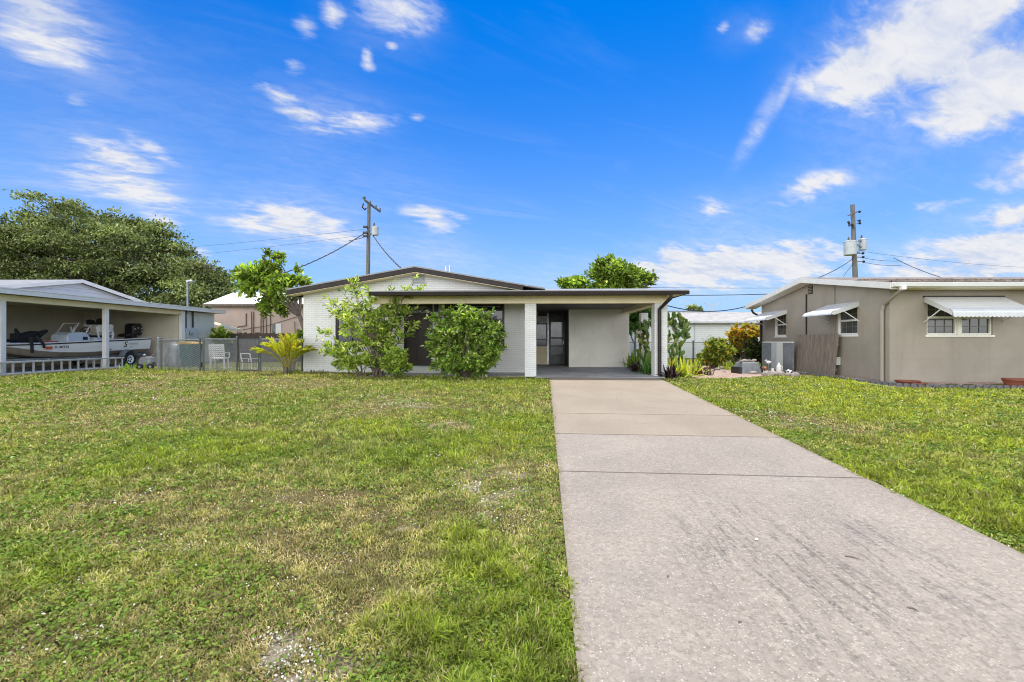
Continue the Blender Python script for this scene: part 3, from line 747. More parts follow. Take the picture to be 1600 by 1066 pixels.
# screened entry at the back: cream panel, window, frame and storm door
ua=h.u(836,WD); ub=h.u(856.2,WD); uq=h.u(882.5,WD)
def Z(py,w=WD): return h.z(py,1.,w)
MB().box(ua,ub,WD,WD+.06,.0,Z(541)).build('entry_panel',M['cream'],H)
MB().box(ua,ub,WD,WD+.06,Z(505),Z(494)).build('entry_panel',M['white_paint'],H)
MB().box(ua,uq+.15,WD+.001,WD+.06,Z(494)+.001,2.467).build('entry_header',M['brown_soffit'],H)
fr_=MB(); x0,x1,z0,z1=ua+.02,ub-.03,Z(541)+.002,Z(505)-.002
for q in ((x0,x1,z0,z0+.06),(x0,x1,z1-.06,z1),(x0,x0+.06,z0+.06,z1-.06),(x1-.06,x1,z0+.06,z1-.06),(x0+.06,x1-.06,Z(531),Z(531)+.04)): fr_.box(q[0],q[1],WD-.02,WD+.04,q[2],q[3])
wn=fr_.build('entry_window',M['black'],H,bevel=.004)
MB().box(x0+.05,x1-.05,WD+.01,WD+.02,Z(531)+.04,z1-.05).build('pane',M['glass_pale'],wn)
MB().box(x0+.05,x1-.05,WD+.01,WD+.02,z0+.05,Z(531)).build('pane',M['glass'],wn)
MB().bar((ub,WD-.03,.0),(ub,WD-.03,2.44),.05,.05,(0,1,0)).build('entry_post',M['alu'],H)
fr_=MB(); x0,x1=ub+.05,uq; z0,z1=.03,Z(501)
for q in ((x0,x1,z0,Z(554)),(x0,x1,z1-.07,z1),(x0,x0+.09,Z(554),z1-.07),(x1-.09,x1,Z(554),z1-.07),(x0+.09,x1-.09,Z(529.5),Z(527)),(x0+.09,x1-.09,Z(542),Z(540))): fr_.box(q[0],q[1],WD-.04,WD+.02,q[2],q[3])
fr_.box(x0+.14,x1-.14,WD-.05,WD-.038,z0+.1,Z(554)-.08)
sd=fr_.build('storm_door',M['black'],H,bevel=.006)
for (pa,pb_) in ((527,503),(540,529.5),(554,542)):
    MB().box(x0+.08,x1-.08,WD-.012,WD-.002,Z(pa),Z(pb_)).build('pane',M['glass_pale'],sd)
MB().bar((x1-.06,WD-.075,.98),(x1-.06,WD-.075,1.12),.025,.03,(0,1,0)).build('handle',M['alu'],sd)
MB().box(ua,uq+.2,WD+.07,WD+.1,-.02,2.46).build('entry_backing',M['black'],H)
MB().box(uq+.001,us-.001,WD-.03,WD+.05,0,2.46).build('entry_jamb',M['brown_trim'],H)
b=MB(); lp=h.p(843,488,WD-.35); b.ball((uc1+.12,WD-.6,2.32),.075,.075,.09); b.lathe([(.03,2.38),(.09,2.40),(.09,2.45)],(uc1+.12,WD-.6,0),14); b.build('ceiling_light',M['white_paint'],H,smooth=True)
# ---- roofs
rb=MB()
for sgn,ue_ in ((-1,uE),(1,uE2)):
    za,zb_=zA,zr(ue_); rb.add([(uA,1.24,za),(ue_,1.24,zb_),(ue_,WH+.5,zb_),(uA,WH+.5,za),(uA,1.24,za-.05),(ue_,1.24,zb_-.05),(ue_,WH+.5,zb_-.05),(uA,WH+.5,za-.05)],
       [(0,1,2,3),(7,6,5,4),(0,4,5,1),(1,5,6,2),(2,6,7,3)] if sgn>0 else [(3,2,1,0),(4,5,6,7),(1,5,4,0),(2,6,5,1),(3,7,6,2)])
rf=rb.build('gable_roof',M['roof_grey'],H)
uX=h.u(817,1.2)
def rake(ua_,ub_,o0,o1,w0,w1,name,mat):
    b=MB(); b.add([(ua_,w0,zr(ua_)-o0),(ub_,w0,zr(ub_)-o0),(ub_,w0,zr(ub_)-o1),(ua_,w0,zr(ua_)-o1),(ua_,w1,zr(ua_)-o0),(ub_,w1,zr(ub_)-o0),(ub_,w1,zr(ub_)-o1),(ua_,w1,zr(ua_)-o1)],
        [(0,1,2,3),(7,6,5,4),(0,4,5,1),(1,5,6,2),(2,6,7,3),(3,7,4,0)]); return b.build(name,mat,H)
rake(uE,uA,.035,.19,1.20,1.238,'rake_board',M['brown_trim']); rake(uA,uX,.035,.19,1.20,1.238,'rake_board',M['brown_trim'])
rake(uE,uA,-.012,.034,1.185,1.238,'drip_edge',M['grey_drip']); rake(uA,uE2,-.012,.034,1.185,1.238,'drip_edge',M['grey_drip'])
rake(uE,uA,.20,.215,1.239,WM-.002,'rake_soffit',M['cream']); rake(uA,uX,.20,.215,1.239,WM-.002,'rake_soffit',M['cream'])
b=MB(); b.box(uE-.03,uE+.0,1.25,WH+.4,zE-.19,zE-.0); b.build('eave_board',M['brown_trim'],H)
# low roof over porch and carport: rises gently to the back
uf0=h.u(577,-.62); uf1=h.u(1075,-.62); zf=h.z(454.3,uf1,-.62); sp_=.13
b=MB(); wr=WH; rise=min(.62,sp_*4.6)
b.add([(uf0,-.60,zf),(uf1,-.60,zf),(uf1,4.0,zf+sp_*4.6),(uf0,4.0,zf+sp_*4.6),(uf1,wr,zf+sp_*4.6-.25),(uf0,wr,zf+sp_*4.6-.25),
       (uf0,-.60,zf-.06),(uf1,-.60,zf-.06),(uf1,4.0,zf+sp_*4.6-.06),(uf0,4.0,zf+sp_*4.6-.06),(uf1,wr,zf+sp_*4.6-.31),(uf0,wr,zf+sp_*4.6-.31)],
      [(0,1,2,3),(3,2,4,5),(9,8,7,6),(11,10,8,9),(0,6,7,1),(1,7,8,2),(2,8,10,4),(4,10,11,5),(5,11,9,3),(3,9,6,0)])
b.build('porch_roof',M['roof_grey'],H)
MB().box(uf0-.01,uf1+.015,-.665,-.60,zf-.005,zf+.028).build('drip_edge',M['grey_drip'],H,bevel=.004)
b=MB(); b.prism([(-.72,zf-.012),(-.605,zf-.012),(-.605,zf-.115),(-.69,zf-.115)],uf0,uf1+.02,'x'); b.build('gutter',M['brown_trim'],H,bevel=.008)
# ribbed soffit under the overhang
b=MB(); n=int((ur1-uf0+.05)/.06); top=[];
rows=[[(uf0+.06*i,w,(zf-.085 if w<-.3 else zb1-.004)+(.012 if i%2 else 0)) for i in range(n+1)] for w in (-.60,-.006)]
b.sheet(rows); b.build('soffit',M['brown_soffit'],H,solid=.006)
# right end: closed eave panel rising with the roof
b=MB(); b.add([(ur1-.02,-.58,zf-.085),(uf1-.02,-.58,zf-.085),(uf1-.02,WB,zf-.02),(ur1-.02,WB,zf-.02),(ur1-.02,-.58,zf-.065),(uf1-.02,-.58,zf-.065),(uf1-.02,WB,zf-.005),(ur1-.02,WB,zf-.005)],[(0,1,2,3),(7,6,5,4),(0,4,5,1),(1,5,6,2),(2,6,7,3),(3,7,4,0)]); b.build('side_soffit',M['cream'],H)
b=MB(); b.add([(uf1-.02,-.6,zf-.1),(uf1+.005,-.6,zf-.1),(uf1+.005,4,zf-.1),(uf1-.02,4,zf-.1),(uf1-.02,-.6,zf-.002),(uf1+.005,-.6,zf-.002),(uf1+.005,4,zf+sp_*4.6-.002),(uf1-.02,4,zf+sp_*4.6-.002)],[(3,2,1,0),(4,5,6,7),(0,1,5,4),(1,2,6,5),(2,3,7,6),(3,0,4,7)]); b.build('side_fascia',M['brown_trim'],H)
# downspout: gutter outlet, offset back to the post, straight run, shoe
du=h.u(1031,-.1)
b=MB(); pts=[(du+.17,-.64,zf-.11),(du+.17,-.64,zf-.22),(du,-.07,zf-.52),(du,-.07,.10),(du+.0,-.2,.02)]
b.tube(pts,.062,8); b.build('downspout',M['brown_trim'],H,smooth=False,bevel=.006)
# gable vent
gv=h.p(655,437,WM); b=MB(); vw=.24; vh=.2
for q in ((-vw,vw,-vh,-vh+.03),(-vw,vw,vh-.03,vh),(-vw,-vw+.03,-vh,vh),(vw-.03,vw,-vh,vh)): b.box(gv.x+q[0],gv.x+q[1],WM-.03,WM-.001,gv.z+q[2],gv.z+q[3])
ob=b.build('gable_vent',M['white_brick'],H); b=MB()
for i in range(6):
    z=gv.z-vh+.045+i*.055; b.add([(gv.x-vw+.03,WM-.025,z),(gv.x+vw-.03,WM-.025,z),(gv.x+vw-.03,WM-.004,z+.045),(gv.x-vw+.03,WM-.004,z+.045)],[(0,1,2,3)])
b.build('louvres',M['can_grey'],ob,solid=.004)
# roof pipes seen over the ridge
for (px,py) in ((697,417),(703,416)):
    p=h.p(px,py,6.0); MB().tube([(p.x,6.0,zr(p.x)-.05),(p.x,6.0,p.z+.02)],.035,10).build('roof_pipe',M['alu'],H,smooth=True)
# ---- left window (dark, three lights)
def window(name,u0,u1,z0,z1,w,nu,mat,pane,parent=H,t=.06,depth=.1,rec=.06):
    b=MB(); xs=[u0+(u1-u0)*i/nu for i in range(nu+1)]
    b.box(u0,u1,w+rec,w+rec+depth,z0,z0+t); b.box(u0,u1,w+rec,w+rec+depth,z1-t,z1)
    for x in xs:
        a,c=max(u0,x-t/2),min(u1,x+t/2)
        if x==u0: a,c=u0,u0+t
        if x==u1: a,c=u1-t,u1
        b.box(a,c,w+rec,w+rec+depth,z0+t,z1-t)
    o=b.build(name,mat,parent,bevel=.004)
    for i in range(nu): MB().box(xs[i]+.02,xs[i+1]-.02,w+rec+.05,w+rec+.06,z0+.02,z1-.02).build('pane',pane,o)
    return o
w1=window('window',uwin0,uwin1,zw0,zw1,WM,3,M['dark_wood'],M['glass']); MB().box(uwin0-.05,uwin1+.05,WM-.05,WM+.05,zw0-.06,zw0-.003).build('sill',M['white_brick'],w1)
w2=window('window',uw20,uw21,z20,z21,WM,3,M['dark_wood'],M['glass'])
for x0_,x1_ in ((uw20-.09,uw20-.001),(uw21+.001,uw21+.05)): MB().box(x0_,x1_,WM-.015,WM-.001,z20,z21).build('casing',M['dark_wood'],w2)
b=MB(); b.box(uw20+.12,uw21-.1,WM+.02,WM+.05,z21-.14,z21-.1); b.build('blind_rail',M['grey_drip'],w2)
# ---- front door with fan light and raised panels
dd=MB(); rec=.08; zdl=h.z(492,ud0,WM); 
dd.box(ud0+.05,ud1-.05,WM+rec,WM+rec+.05,zd0,zdl)
dw=(ud1-ud0-.1)
for (a,c,z0,z1) in ((.14,.44,.08,.44),(.56,.86,.08,.44),(.14,.44,.52,.93),(.56,.86,.52,.93)):
    hz=zdl-zd0; x0_,x1_=ud0+.05+dw*a,ud0+.05+dw*c; q0,q1=zd0+hz*z0,zd0+hz*z1
    for e,pr in ((0,.012),(.035,.022)): dd.box(x0_+e,x1_-e,WM+rec-pr,WM+rec-.0005-pr*.0,q0+e,q1-e)
dr=dd.build('front_door',M['dark_wood'],H,bevel=.006)
MB().ball((ud1-.16,WM+rec-.05,zd0+1.0),.032,.032,.032).build('handle',M['alu'],dr,smooth=True)
b=MB(); b.box(ud0,ud0+.049,WM+.02,WM+.12,zd0-.02,zd1+.02); b.box(ud1-.049,ud1,WM+.02,WM+.12,zd0-.02,zd1+.02); b.box(ud0+.05,ud1-.05,WM+.02,WM+.12,zd1-.04,zd1+.02); b.box(ud0+.05,ud1-.05,WM+.03,WM+.12,zdl+.002,zdl+.05); b.build('door_frame',M['dark_wood'],H,bevel=.004)
cx=(ud0+ud1)/2; rad=(ud1-ud0)/2-.09
b=MB(); b.prism([(cx+rad*math.cos(math.pi*i/14),zdl+.05+rad*.8*math.sin(math.pi*i/14)) for i in range(15)],WM+rec+.03,WM+rec+.04,'y'); fl=b.build('fan_light',M['glass_pale'],H)
b=MB()
for i in range(5):
    a=math.pi*(i)/4; b.bar((cx,WM+rec+.02,zdl+.055),(cx+rad*math.cos(a),WM+rec+.02,zdl+.055+rad*.8*math.sin(a)),.02,.014,(0,1,0))
b.build('glazing_bars',M['dark_wood'],fl)
b=MB(); pr=[(ud0+.05,zdl+.05)]+[(cx+rad*math.cos(math.pi*(1-i/14)),zdl+.05+rad*.8*math.sin(math.pi*i/14)) for i in range(15)]+[(ud1-.05,zdl+.05),(ud1-.05,zd1-.04),(ud0+.05,zd1-.04)]
b.prism(pr,WM+rec,WM+rec+.03,'y'); b.build('door_surround',M['dark_wood'],H)
# wall lantern beside the door
lp=h.p(682.5,481,WM); b=MB(); b.lathe([(.03,-.16),(.07,-.14),(.085,.06),(.10,.07),(.04,.15),(.015,.19)],(lp.x,WM-.12,lp.z),8); b.box(lp.x-.03,lp.x+.03,WM-.08,WM-.001,lp.z+.02,lp.z+.12); b.build('wall_lantern',M['black'],H)

# ------------------------------------------------------------------ right neighbour
N=house_root('block_house',HR,'taupe painted block house with brown shingle roof and white awnings, on the right')
r=HR; WR=r.w(1190,0); ZB=-.14; ze=2.55
ra=WR/2; zt_,zbt=2.71,2.56; uo=-.40; wo=-.55
slR=.17
def zR(w): return zt_+slR*((w-wo) if w<ra else (2*ra-w-wo))
wA0,wA1=r.w(1340,0),r.w(1309,0); wB0,wB1=r.w(1228,0),r.w(1211,0)
zAt,zAb=r.z(477,0,wA0),r.z(523,0,wA0); zBt,zBb=zAt,zAb
fu0,fu1=r.u(1448,0),r.u(1551,0); fz1,fz0=r.z(470,fu0,0),r.z(523.5,fu0,0); UE=9.5
b=MB()
def fw(u0,u1,z0,z1): b.box(u0,u1,0,.2,z0,z1)
fw(0,fu0,ZB,ze); fw(fu0,fu1,ZB,fz0); fw(fu0,fu1,fz1,ze); fw(fu1,UE,ZB,ze); b.build('front_wall',M['taupe'],N)
b=MB()
def sw(w0,w1,z0,z1): b.box(0,.2,w0,w1,z0,z1)
sw(.2,wA0,ZB,ze); sw(wA0,wA1,ZB,zAb); sw(wA0,wA1,zAt,ze); sw(wA1,wB0,ZB,ze); sw(wB0,wB1,ZB,zBb); sw(wB0,wB1,zBt,ze); sw(wB1,WR,ZB,ze); b.build('side_wall',M['taupe'],N)
b=MB(); b.prism([(0,ze),(WR,ze),(WR,zR(WR)-.2),(ra,zR(ra)-.2),(0,zR(0)-.2)],0,.2,'x'); b.build('gable_wall',M['taupe'],N)
MB().box(.2,UE,WR-.2,WR,ZB,ze).build('back_wall',M['taupe'],N)
b=MB()
for s0 in (0,1):
    w0,w1=(wo,ra) if s0==0 else (ra,2*ra-wo)
    z0,z1=zR(w0),zR(w1) 
    fs=[(0,1,2,3),(7,6,5,4),(0,4,5,1),(1,5,6,2),(2,6,7,3),(3,7,4,0)]
    b.add([(uo,w0,z0),(UE,w0,z0),(UE,w1,z1),(uo,w1,z1),(uo,w0,z0-.06),(UE,w0,z0-.06),(UE,w1,z1-.06),(uo,w1,z1-.06)],fs)
rf=b.build('shingle_roof',M['shingle'],N)
# ragged shingle butts along the front edge
b=MB(); u=uo
while u<UE:
    L_=random.uniform(.16,.34); zz_=random.uniform(.004,.03)
    b.box(u,u+L_-.012,wo-.03,wo+.4,zt_+zz_*.3,zt_+.016+zz_); u+=L_
b.build('shingle_course',M['shingle'],rf); b=MB(); u=uo
while u<UE:
    L_=random.uniform(.2,.4); zz_=random.uniform(.0,.02); w_=wo+1.0+random.uniform(0,.1)
    b.box(u,u+L_-.02,w_,w_+.3,zR(w_)-.02,zR(w_)+.035+zz_); u+=L_
b.build('shingle_course',M['shingle'],rf)
MB().box(uo,UE,wo-.03,wo,zbt,zt_-.005).build('front_fascia',M['fascia_white'],N,bevel=.006)
gt=MB(); gt.prism([(wo-.13,zt_-.02),(wo-.031,zt_-.02),(wo-.031,zt_-.13),(wo-.10,zt_-.13)],uo+.02,UE,'x'); gt.build('gutter',M['white_paint'],N,bevel=.008)
MB().box(.0,UE,wo+.001,-.001,ze+.002,ze+.02).build('front_soffit',M['cream'],N)
for (w0,w1) in ((wo,ra),(ra,2*ra-wo)):
    b=MB(); fs=[(0,1,2,3),(7,6,5,4),(0,4,5,1),(1,5,6,2),(2,6,7,3),(3,7,4,0)]
    b.add([(uo-.03,w0,zR(w0)-.01),(uo-.03,w1,zR(w1)-.01),(uo-.03,w1,zR(w1)-.18),(uo-.03,w0,zR(w0)-.18),(uo-.001,w0,zR(w0)-.01),(uo-.001,w1,zR(w1)-.01),(uo-.001,w1,zR(w1)-.18),(uo-.001,w0,zR(w0)-.18)],fs); b.build('rake_board',M['fascia_white'],N)
    b=MB(); b.add([(uo,w0,zR(w0)-.19),(uo,w1,zR(w1)-.19),(-.001,w1,zR(w1)-.19),(-.001,w0,zR(w0)-.19),(uo,w0,zR(w0)-.175),(uo,w1,zR(w1)-.175),(-.001,w1,zR(w1)-.175),(-.001,w0,zR(w0)-.175)],fs); b.build('rake_soffit',M['fascia_white'],N)
# back gutter elbow at the far eave
b=MB(); b.tube([(uo+.2,2*ra-wo-.1,2.5),(uo+.25,2*ra-wo-.15,2.35),(-.06,WR-.05,2.15),(-.06,WR-.05,-.05)],.045,8); b.build('downspout',M['brown_trim'],N)
# front downspout
b=MB(); gu=r.u(1411,wo-.1); tu=-.07
wd=r.w(1378,tu); b.tube([(gu,wo-.08,zt_-.10),(gu,wo-.08,zt_-.2),(tu,.12,2.16),(tu,wd,1.98),(tu,wd,-.05),(tu-.1,wd-.04,-.1)],.05,8); b.build('downspout',M['taupe'],N,bevel=.004)
b=MB(); b.box(gu-.06,gu+.06,wo-.15,wo-.03,zt_-.22,zt_-.1); b.build('gutter_outlet',M['white_paint'],N,bevel=.01)
# vent, conduits, meter box
wv0,wv1=r.w(1270,0),r.w(1263,0); zv1,zv0=r.z(446,0,wv0),r.z(459,0,wv0)
vo_=MB().box(-.02,-.001,wv0,wv1,zv0,zv1).build('gable_vent',M['brown_trim'],N); b=MB()
for i in range(5): b.box(-.032,-.021,wv0+.02,wv1-.02,zv0+.03+i*(zv1-zv0)/5.4,zv0+.05+i*(zv1-zv0)/5.4)
b.build('louvres',M['taupe'],vo_)
wc=r.w(1261,0); MB().tube([(-.03,wc,r.z(460,0,wc)),(-.03,wc,-.1)],.022,8).build('conduit',M['brown_trim'],N,smooth=True)
wc=r.w(1305,0); b=MB(); b.tube([(-.03,wc,zR(wc)-.2),(-.03,wc,.62)],.014,8); b.tube([(-.05,wc,.35),(-.05,wc,-.14)],.014,8); b.build('conduit',M['taupe'],N,smooth=True)
wb0,wb1=r.w(1314,0),r.w(1306,0); mb=MB().box(-.16,-.001,wb0,wb1,r.z(571,0,wb0),r.z(558,0,wb0)).build('cable_box',M['pale_wall'],N,bevel=.02)
# windows on the side wall: white double hung sashes
def side_window(w0,w1,z0,z1):
    b=MB(); t=.05; a,c=.03,.11
    b.box(a,c,w0,w1,z0,z0+t); b.box(a,c,w0,w1,z1-t,z1); b.box(a,c,w0,w0+t,z0+t,z1-t); b.box(a,c,w1-t,w1,z0+t,z1-t); zm=(z0+z1)/2
    b.box(a,c,w0+t,w1-t,zm-.03,zm+.03)
    o=b.build('window',M['white_paint'],N,bevel=.004)
    MB().box(.075,.085,w0+.02,w1-.02,z0+.02,z1-.02).build('pane',M['glass_tint'],o)
    b=MB(); 
    for k in (1,2): b.box(.062,.073,w0+t+(w1-w0-2*t)*k/3-.008,w0+t+(w1-w0-2*t)*k/3+.008,z0+t,z1-t)
    for z in (z0+.28*(z1-z0),z0+.74*(z1-z0)): b.box(.060,.0735,w0+t,w1-t,z-.008,z+.008)
    b.build('muntins',M['muntin'],o)
    b=MB(); b.box(-.02,.03,w0-.04,w1+.04,z0-.06,z0-.002); b.build('sill',M['white_paint'],o,bevel=.006)
    b=MB(); b.box(.0,.2,w1-.03,w1-.0005,z0,z1); b.build('jamb',M['white_paint'],o)
side_window(wA0,wA1,zAb,zAt); side_window(wB0,wB1,zBb,zBt)
# front pair
um=(fu0+fu1)/2
def front_sash(u0,u1):
    b=MB(); t=.05; a,c=.03,.11; z0,z1=fz0,fz1; zm=r.z(496,u0,0)
    b.box(u0,u1,a,c,z0,z0+t); b.box(u0,u1,a,c,z1-t,z1); b.box(u0,u0+t,a,c,z0+t,z1-t); b.box(u1-t,u1,a,c,z0+t,z1-t); b.box(u0+t,u1-t,a,c,zm-.035,zm+.03)
    o=b.build('window',M['vinyl'],N,bevel=.004)
    MB().box(u0+.02,u1-.02,.075,.085,z0+.02,z1-.02).build('pane',M['glass_tint'],o)
    b=MB()
    for k in (1,2): b.box(u0+t+(u1-u0-2*t)*k/3-.008,u0+t+(u1-u0-2*t)*k/3+.008,.062,.073,z0+t,z1-t)
    for z in (z0+.25*(z1-z0),z0+.75*(z1-z0)): b.box(u0+t,u1-t,.060,.0735,z-.008,z+.008)
    b.build('muntins',M['muntin'],o)
front_sash(fu0,um-.05); front_sash(um+.05,fu1)
MB().box(um-.049,um+.049,.0,.11,fz0,fz1).build('window_mullion',M['vinyl'],N,bevel=.004)
MB().box(fu0-.04,fu1+.04,-.03,.028,fz0-.06,fz0-.002).build('window_sill',M['vinyl'],N,bevel=.006)
# awnings: rolled metal hoods on struts, each in its own axes (x along the wall, y outward)
def awning(L,proj,zw,zo,drop,scallop,origin,ax,ay):
    ax=Vector(ax); ay=Vector(ay); o=Vector(origin)
    def T(x,y,z): return o+ax*x+ay*y+Vector((0,0,z))
    prof=[(0,zw),(proj*.4,zw+(zo-zw)*.45),(proj*.72,zo+.05)]
    for i in range(1,8):
        a=math.pi/2*i/7; prof.append((proj*.72+.28*proj*math.sin(a),zo+.05-.15*(1-math.cos(a))))
    prof.append((proj,zo-drop))
    nx=max(8,int(L/.055)); rows=[]
    for j,(y,z) in enumerate(prof):
        row=[]
        for i in range(nx+1):
            rib=.0014*(1 if i%2 else -1); dz=(.028 if i%2 else 0)*scallop*(1 if j==len(prof)-1 else 0)
            row.append(T(L*i/nx,y+rib*.7,z+rib*.5-dz))
        rows.append(row)
    root=MB().sheet(rows).build('awning',M['white_alu'],N,solid=.012)
    for x in (0,L):
        b=MB(); b.add([T(x,.0,zw-.005),T(x,proj*.86,zo+.02),T(x,proj*.97,zo-.05),T(x,proj*.97,zo-drop*.9),T(x,proj*.86,zo-.10),T(x,.0,zw-.15)],[(0,1,2,3,4,5)])
        b.build('side_wing',M['white_alu'],root,solid=.01)
        b=MB(); b.bar(T(x,.0,zo-.30),T(x,proj*.62,zo+.05),.022,.022); b.build('strut',M['white_paint'],root)
    return root
aw=.86
awning(r.w(1301,-aw)*0+1.38,aw,2.33,2.03,.10,0,(0,wA0-.06,0),(0,1,0),(-1,0,0))
awning(1.55,aw,2.33,2.03,.10,0,(0,wB0-.06,0),(0,1,0),(-1,0,0))
ua0,ua1=r.u(1444,0),r.u(1567,0)
awning(ua1-ua0,.86,r.z(464,ua0,0),r.z(482,r.u(1490,-.8),-.8)-.03,.18,1,(ua0,0,0),(1,0,0),(0,-1,0))
MB().box(ua0-.03,ua1+.03,-.03,-.001,r.z(465,ua0,0),r.z(462.5,ua0,0)).build('awning_rail',M['brown_trim'],N)

# ------------------------------------------------------------------ left neighbour
L=house_root('carport_house',HL,'long beige carport house with white gable, sheltering the boat on the left')
l=HL
wP=[l.w(1,0),l.w(165,0)]; wU0=22.45-18.5; wU1=l.w(335,0); XI=-4.7
for w in (l.w(2,0)-.0,l.w(165,0)): MB().box(-.08,.08,w-.08,w+.08,-.06,2.42).build('post',M['fascia_white'],L,bevel=.01)
MB().box(-.10,.10,-12.,wU0,2.42,2.63).build('beam',M['cream'],L,bevel=.006)
MB().box(.02,.20,wU0+.001,wU0+.2,-.06,2.62).build('corner_board',M['fascia_white'],L)
MB().box(XI,.0,wU0,wU0+.15,-.06,2.62).build('utility_wall',M['shade_wall'],L)
MB().box(-.15,.0,wU0+.151,wU1,-.06,2.60).build('utility_wall',M['pale_wall'],L)
MB().box(XI,-.0,wU1-.14,wU1-.002,-.06,2.6).build('utility_wall',M['pale_wall'],L) if False else None
MB().box(XI-.2,XI,-12,12,-.06,3.0).build('side_wall',M['shade_wall'],L)
MB().box(XI,.0,-12,wU1+.2,-.08,-.0).build('carport_slab',M['concrete_slab'],L)
MB().box(XI,-.11,-12,wU0,2.60,2.63).build('carport_ceiling',M['shade_wall'],L)
# carport roof, shallow, with white edge
wE=25.4-18.5; ue_=.42
b=MB(); b.add([(ue_,-12,2.80),(ue_,wE,2.80),(XI,wE,3.02),(XI,-12,3.02),(ue_,-12,2.64),(ue_,wE,2.64),(XI,wE,2.64),(XI,-12,2.64)],[(0,1,2,3),(7,6,5,4),(1,5,6,2),(2,6,7,3),(3,7,4,0),(0,4,5,1)]); b.build('carport_roof',M['roof_grey'],L)
MB().box(ue_+.001,ue_+.03,-12,wE+.03,2.63,2.79).build('fascia',M['fascia_white'],L,bevel=.006)
MB().box(ue_-.02,ue_+.05,-12,wE+.05,2.791,2.83).build('drip_edge',M['white_alu'],L)
MB().box(XI,ue_,wE+.001,wE+.03,2.63,2.80).build('fascia',M['fascia_white'],L)
# main gable behind the carport roof
wAp=l.w(119,XI); zAp=4.10; slL=.20; half=4.6
b=MB(); b.prism([(wAp-half,zAp-slL*half-.1),(wAp+half,zAp-slL*half-.1),(wAp,zAp-.1)],XI-.2,XI+.0,'x'); b.build('gable_wall',M['siding_white'],L)
fs=[(0,1,2,3),(7,6,5,4),(0,4,5,1),(1,5,6,2),(2,6,7,3),(3,7,4,0)]
b=MB()
for sg in (-1,1):
    w1=wAp+sg*(half+.4); z1=zAp-slL*(half+.4)
    b.add([(XI+.3,wAp,zAp),(-22,wAp,zAp),(-22,w1,z1),(XI+.3,w1,z1),(XI+.3,wAp,zAp-.06),(-22,wAp,zAp-.06),(-22,w1,z1-.06),(XI+.3,w1,z1-.06)],fs)
b.build('gable_roof',M['roof_grey'],L)
for sg in (-1,1):
    w1=wAp+sg*(half+.4); z1=zAp-slL*(half+.4)
    for (x0,x1,o0,o1,nm,mt) in ((XI+.301,XI+.33,-.01,.16,'rake_board',M['fascia_white']),(XI+.001,XI+.03,.12,.24,'trim_board',M['white_alu'])):
        b=MB(); b.add([(x1,wAp,zAp-o0),(x1,w1,z1-o0),(x1,w1,z1-o1),(x1,wAp,zAp-o1),(x0,wAp,zAp-o0),(x0,w1,z1-o0),(x0,w1,z1-o1),(x0,wAp,zAp-o1)],fs); b.build(nm,mt,L)
b=MB(); b.box(-22,XI-.2,wAp-half,wAp-half+.2,-.05,3.0); b.build('front_wall',M['shade_wall'],L)
# electrics on the utility wall
def ubox(p0,p1,q0,q1,d,nm,mt,bev=.01):
    w0,w1=l.w(p0,0),l.w(p1,0); z1,z0=l.z(q0,0,w0),l.z(q1,0,w0); return MB().box(.001,d,w0,w1,z0,z1).build(nm,mt,L,bevel=bev)
ubox(279.5,284.5,488,512,.16,'disconnect_box',M['galv'])
mt_=ubox(286,305,513,532,.14,'meter_cabinet',M['can_grey'])
wm_=l.w(293,0); b=MB(); b.lathe([(.09,.001),(.09,.07),(.06,.10)],(.14,wm_,l.z(521,0,wm_)),14,'x'); b.build('meter',M['glass_pale'],mt_,smooth=True)
for px,y0,y1 in ((288.3,486,513),(299.5,486,512)):
    w0=l.w(px,0); MB().tube([(.06,w0,l.z(y0,0,w0)),(.06,w0,l.z(y1,0,w0))],.04,8).build('conduit',M['black'],L,smooth=True)
b=MB(); w0=l.w(283,0); b.tube([(.05,w0-.3,2.55),(.12,w0,2.2),(.12,w0+.05,1.9)],.03,8); b.build('cable',M['wire'],L,smooth=True)
w0=l.w(290,0); zt2=l.z(442,0,w0); b=MB(); b.tube([(.10,w0,2.5),(.10,w0,zt2)],.045,10); b.build('service_mast',M['galv'],L,smooth=True)
b=MB(); b.tube([(.10,w0,zt2-.02),(.10,w0,zt2+.08),(.2,w0+.1,zt2+.1),(.28,w0+.16,zt2-.0)],.07,10); b.build('weatherhead',M['alu'],L,smooth=True)
# small canvas hood on the far side of the utility room
wf=6.6; p0=l.p(332,504,wf); p1=l.p(359,515,wf+.1)
b=MB(); b.add([(p0.x-.6,wf,p0.z+.05),(p0.x-.6,wf+1.2,p0.z+.05),(p1.x,wf+1.3,p1.z+.03),(p1.x,wf,p1.z+.03),(p1.x,wf+1.3,p1.z-.10),(p1.x,wf,p1.z-.10)],[(0,1,2,3),(3,2,4,5)]); b.build('canvas_hood',M['cream'],L,solid=.03)
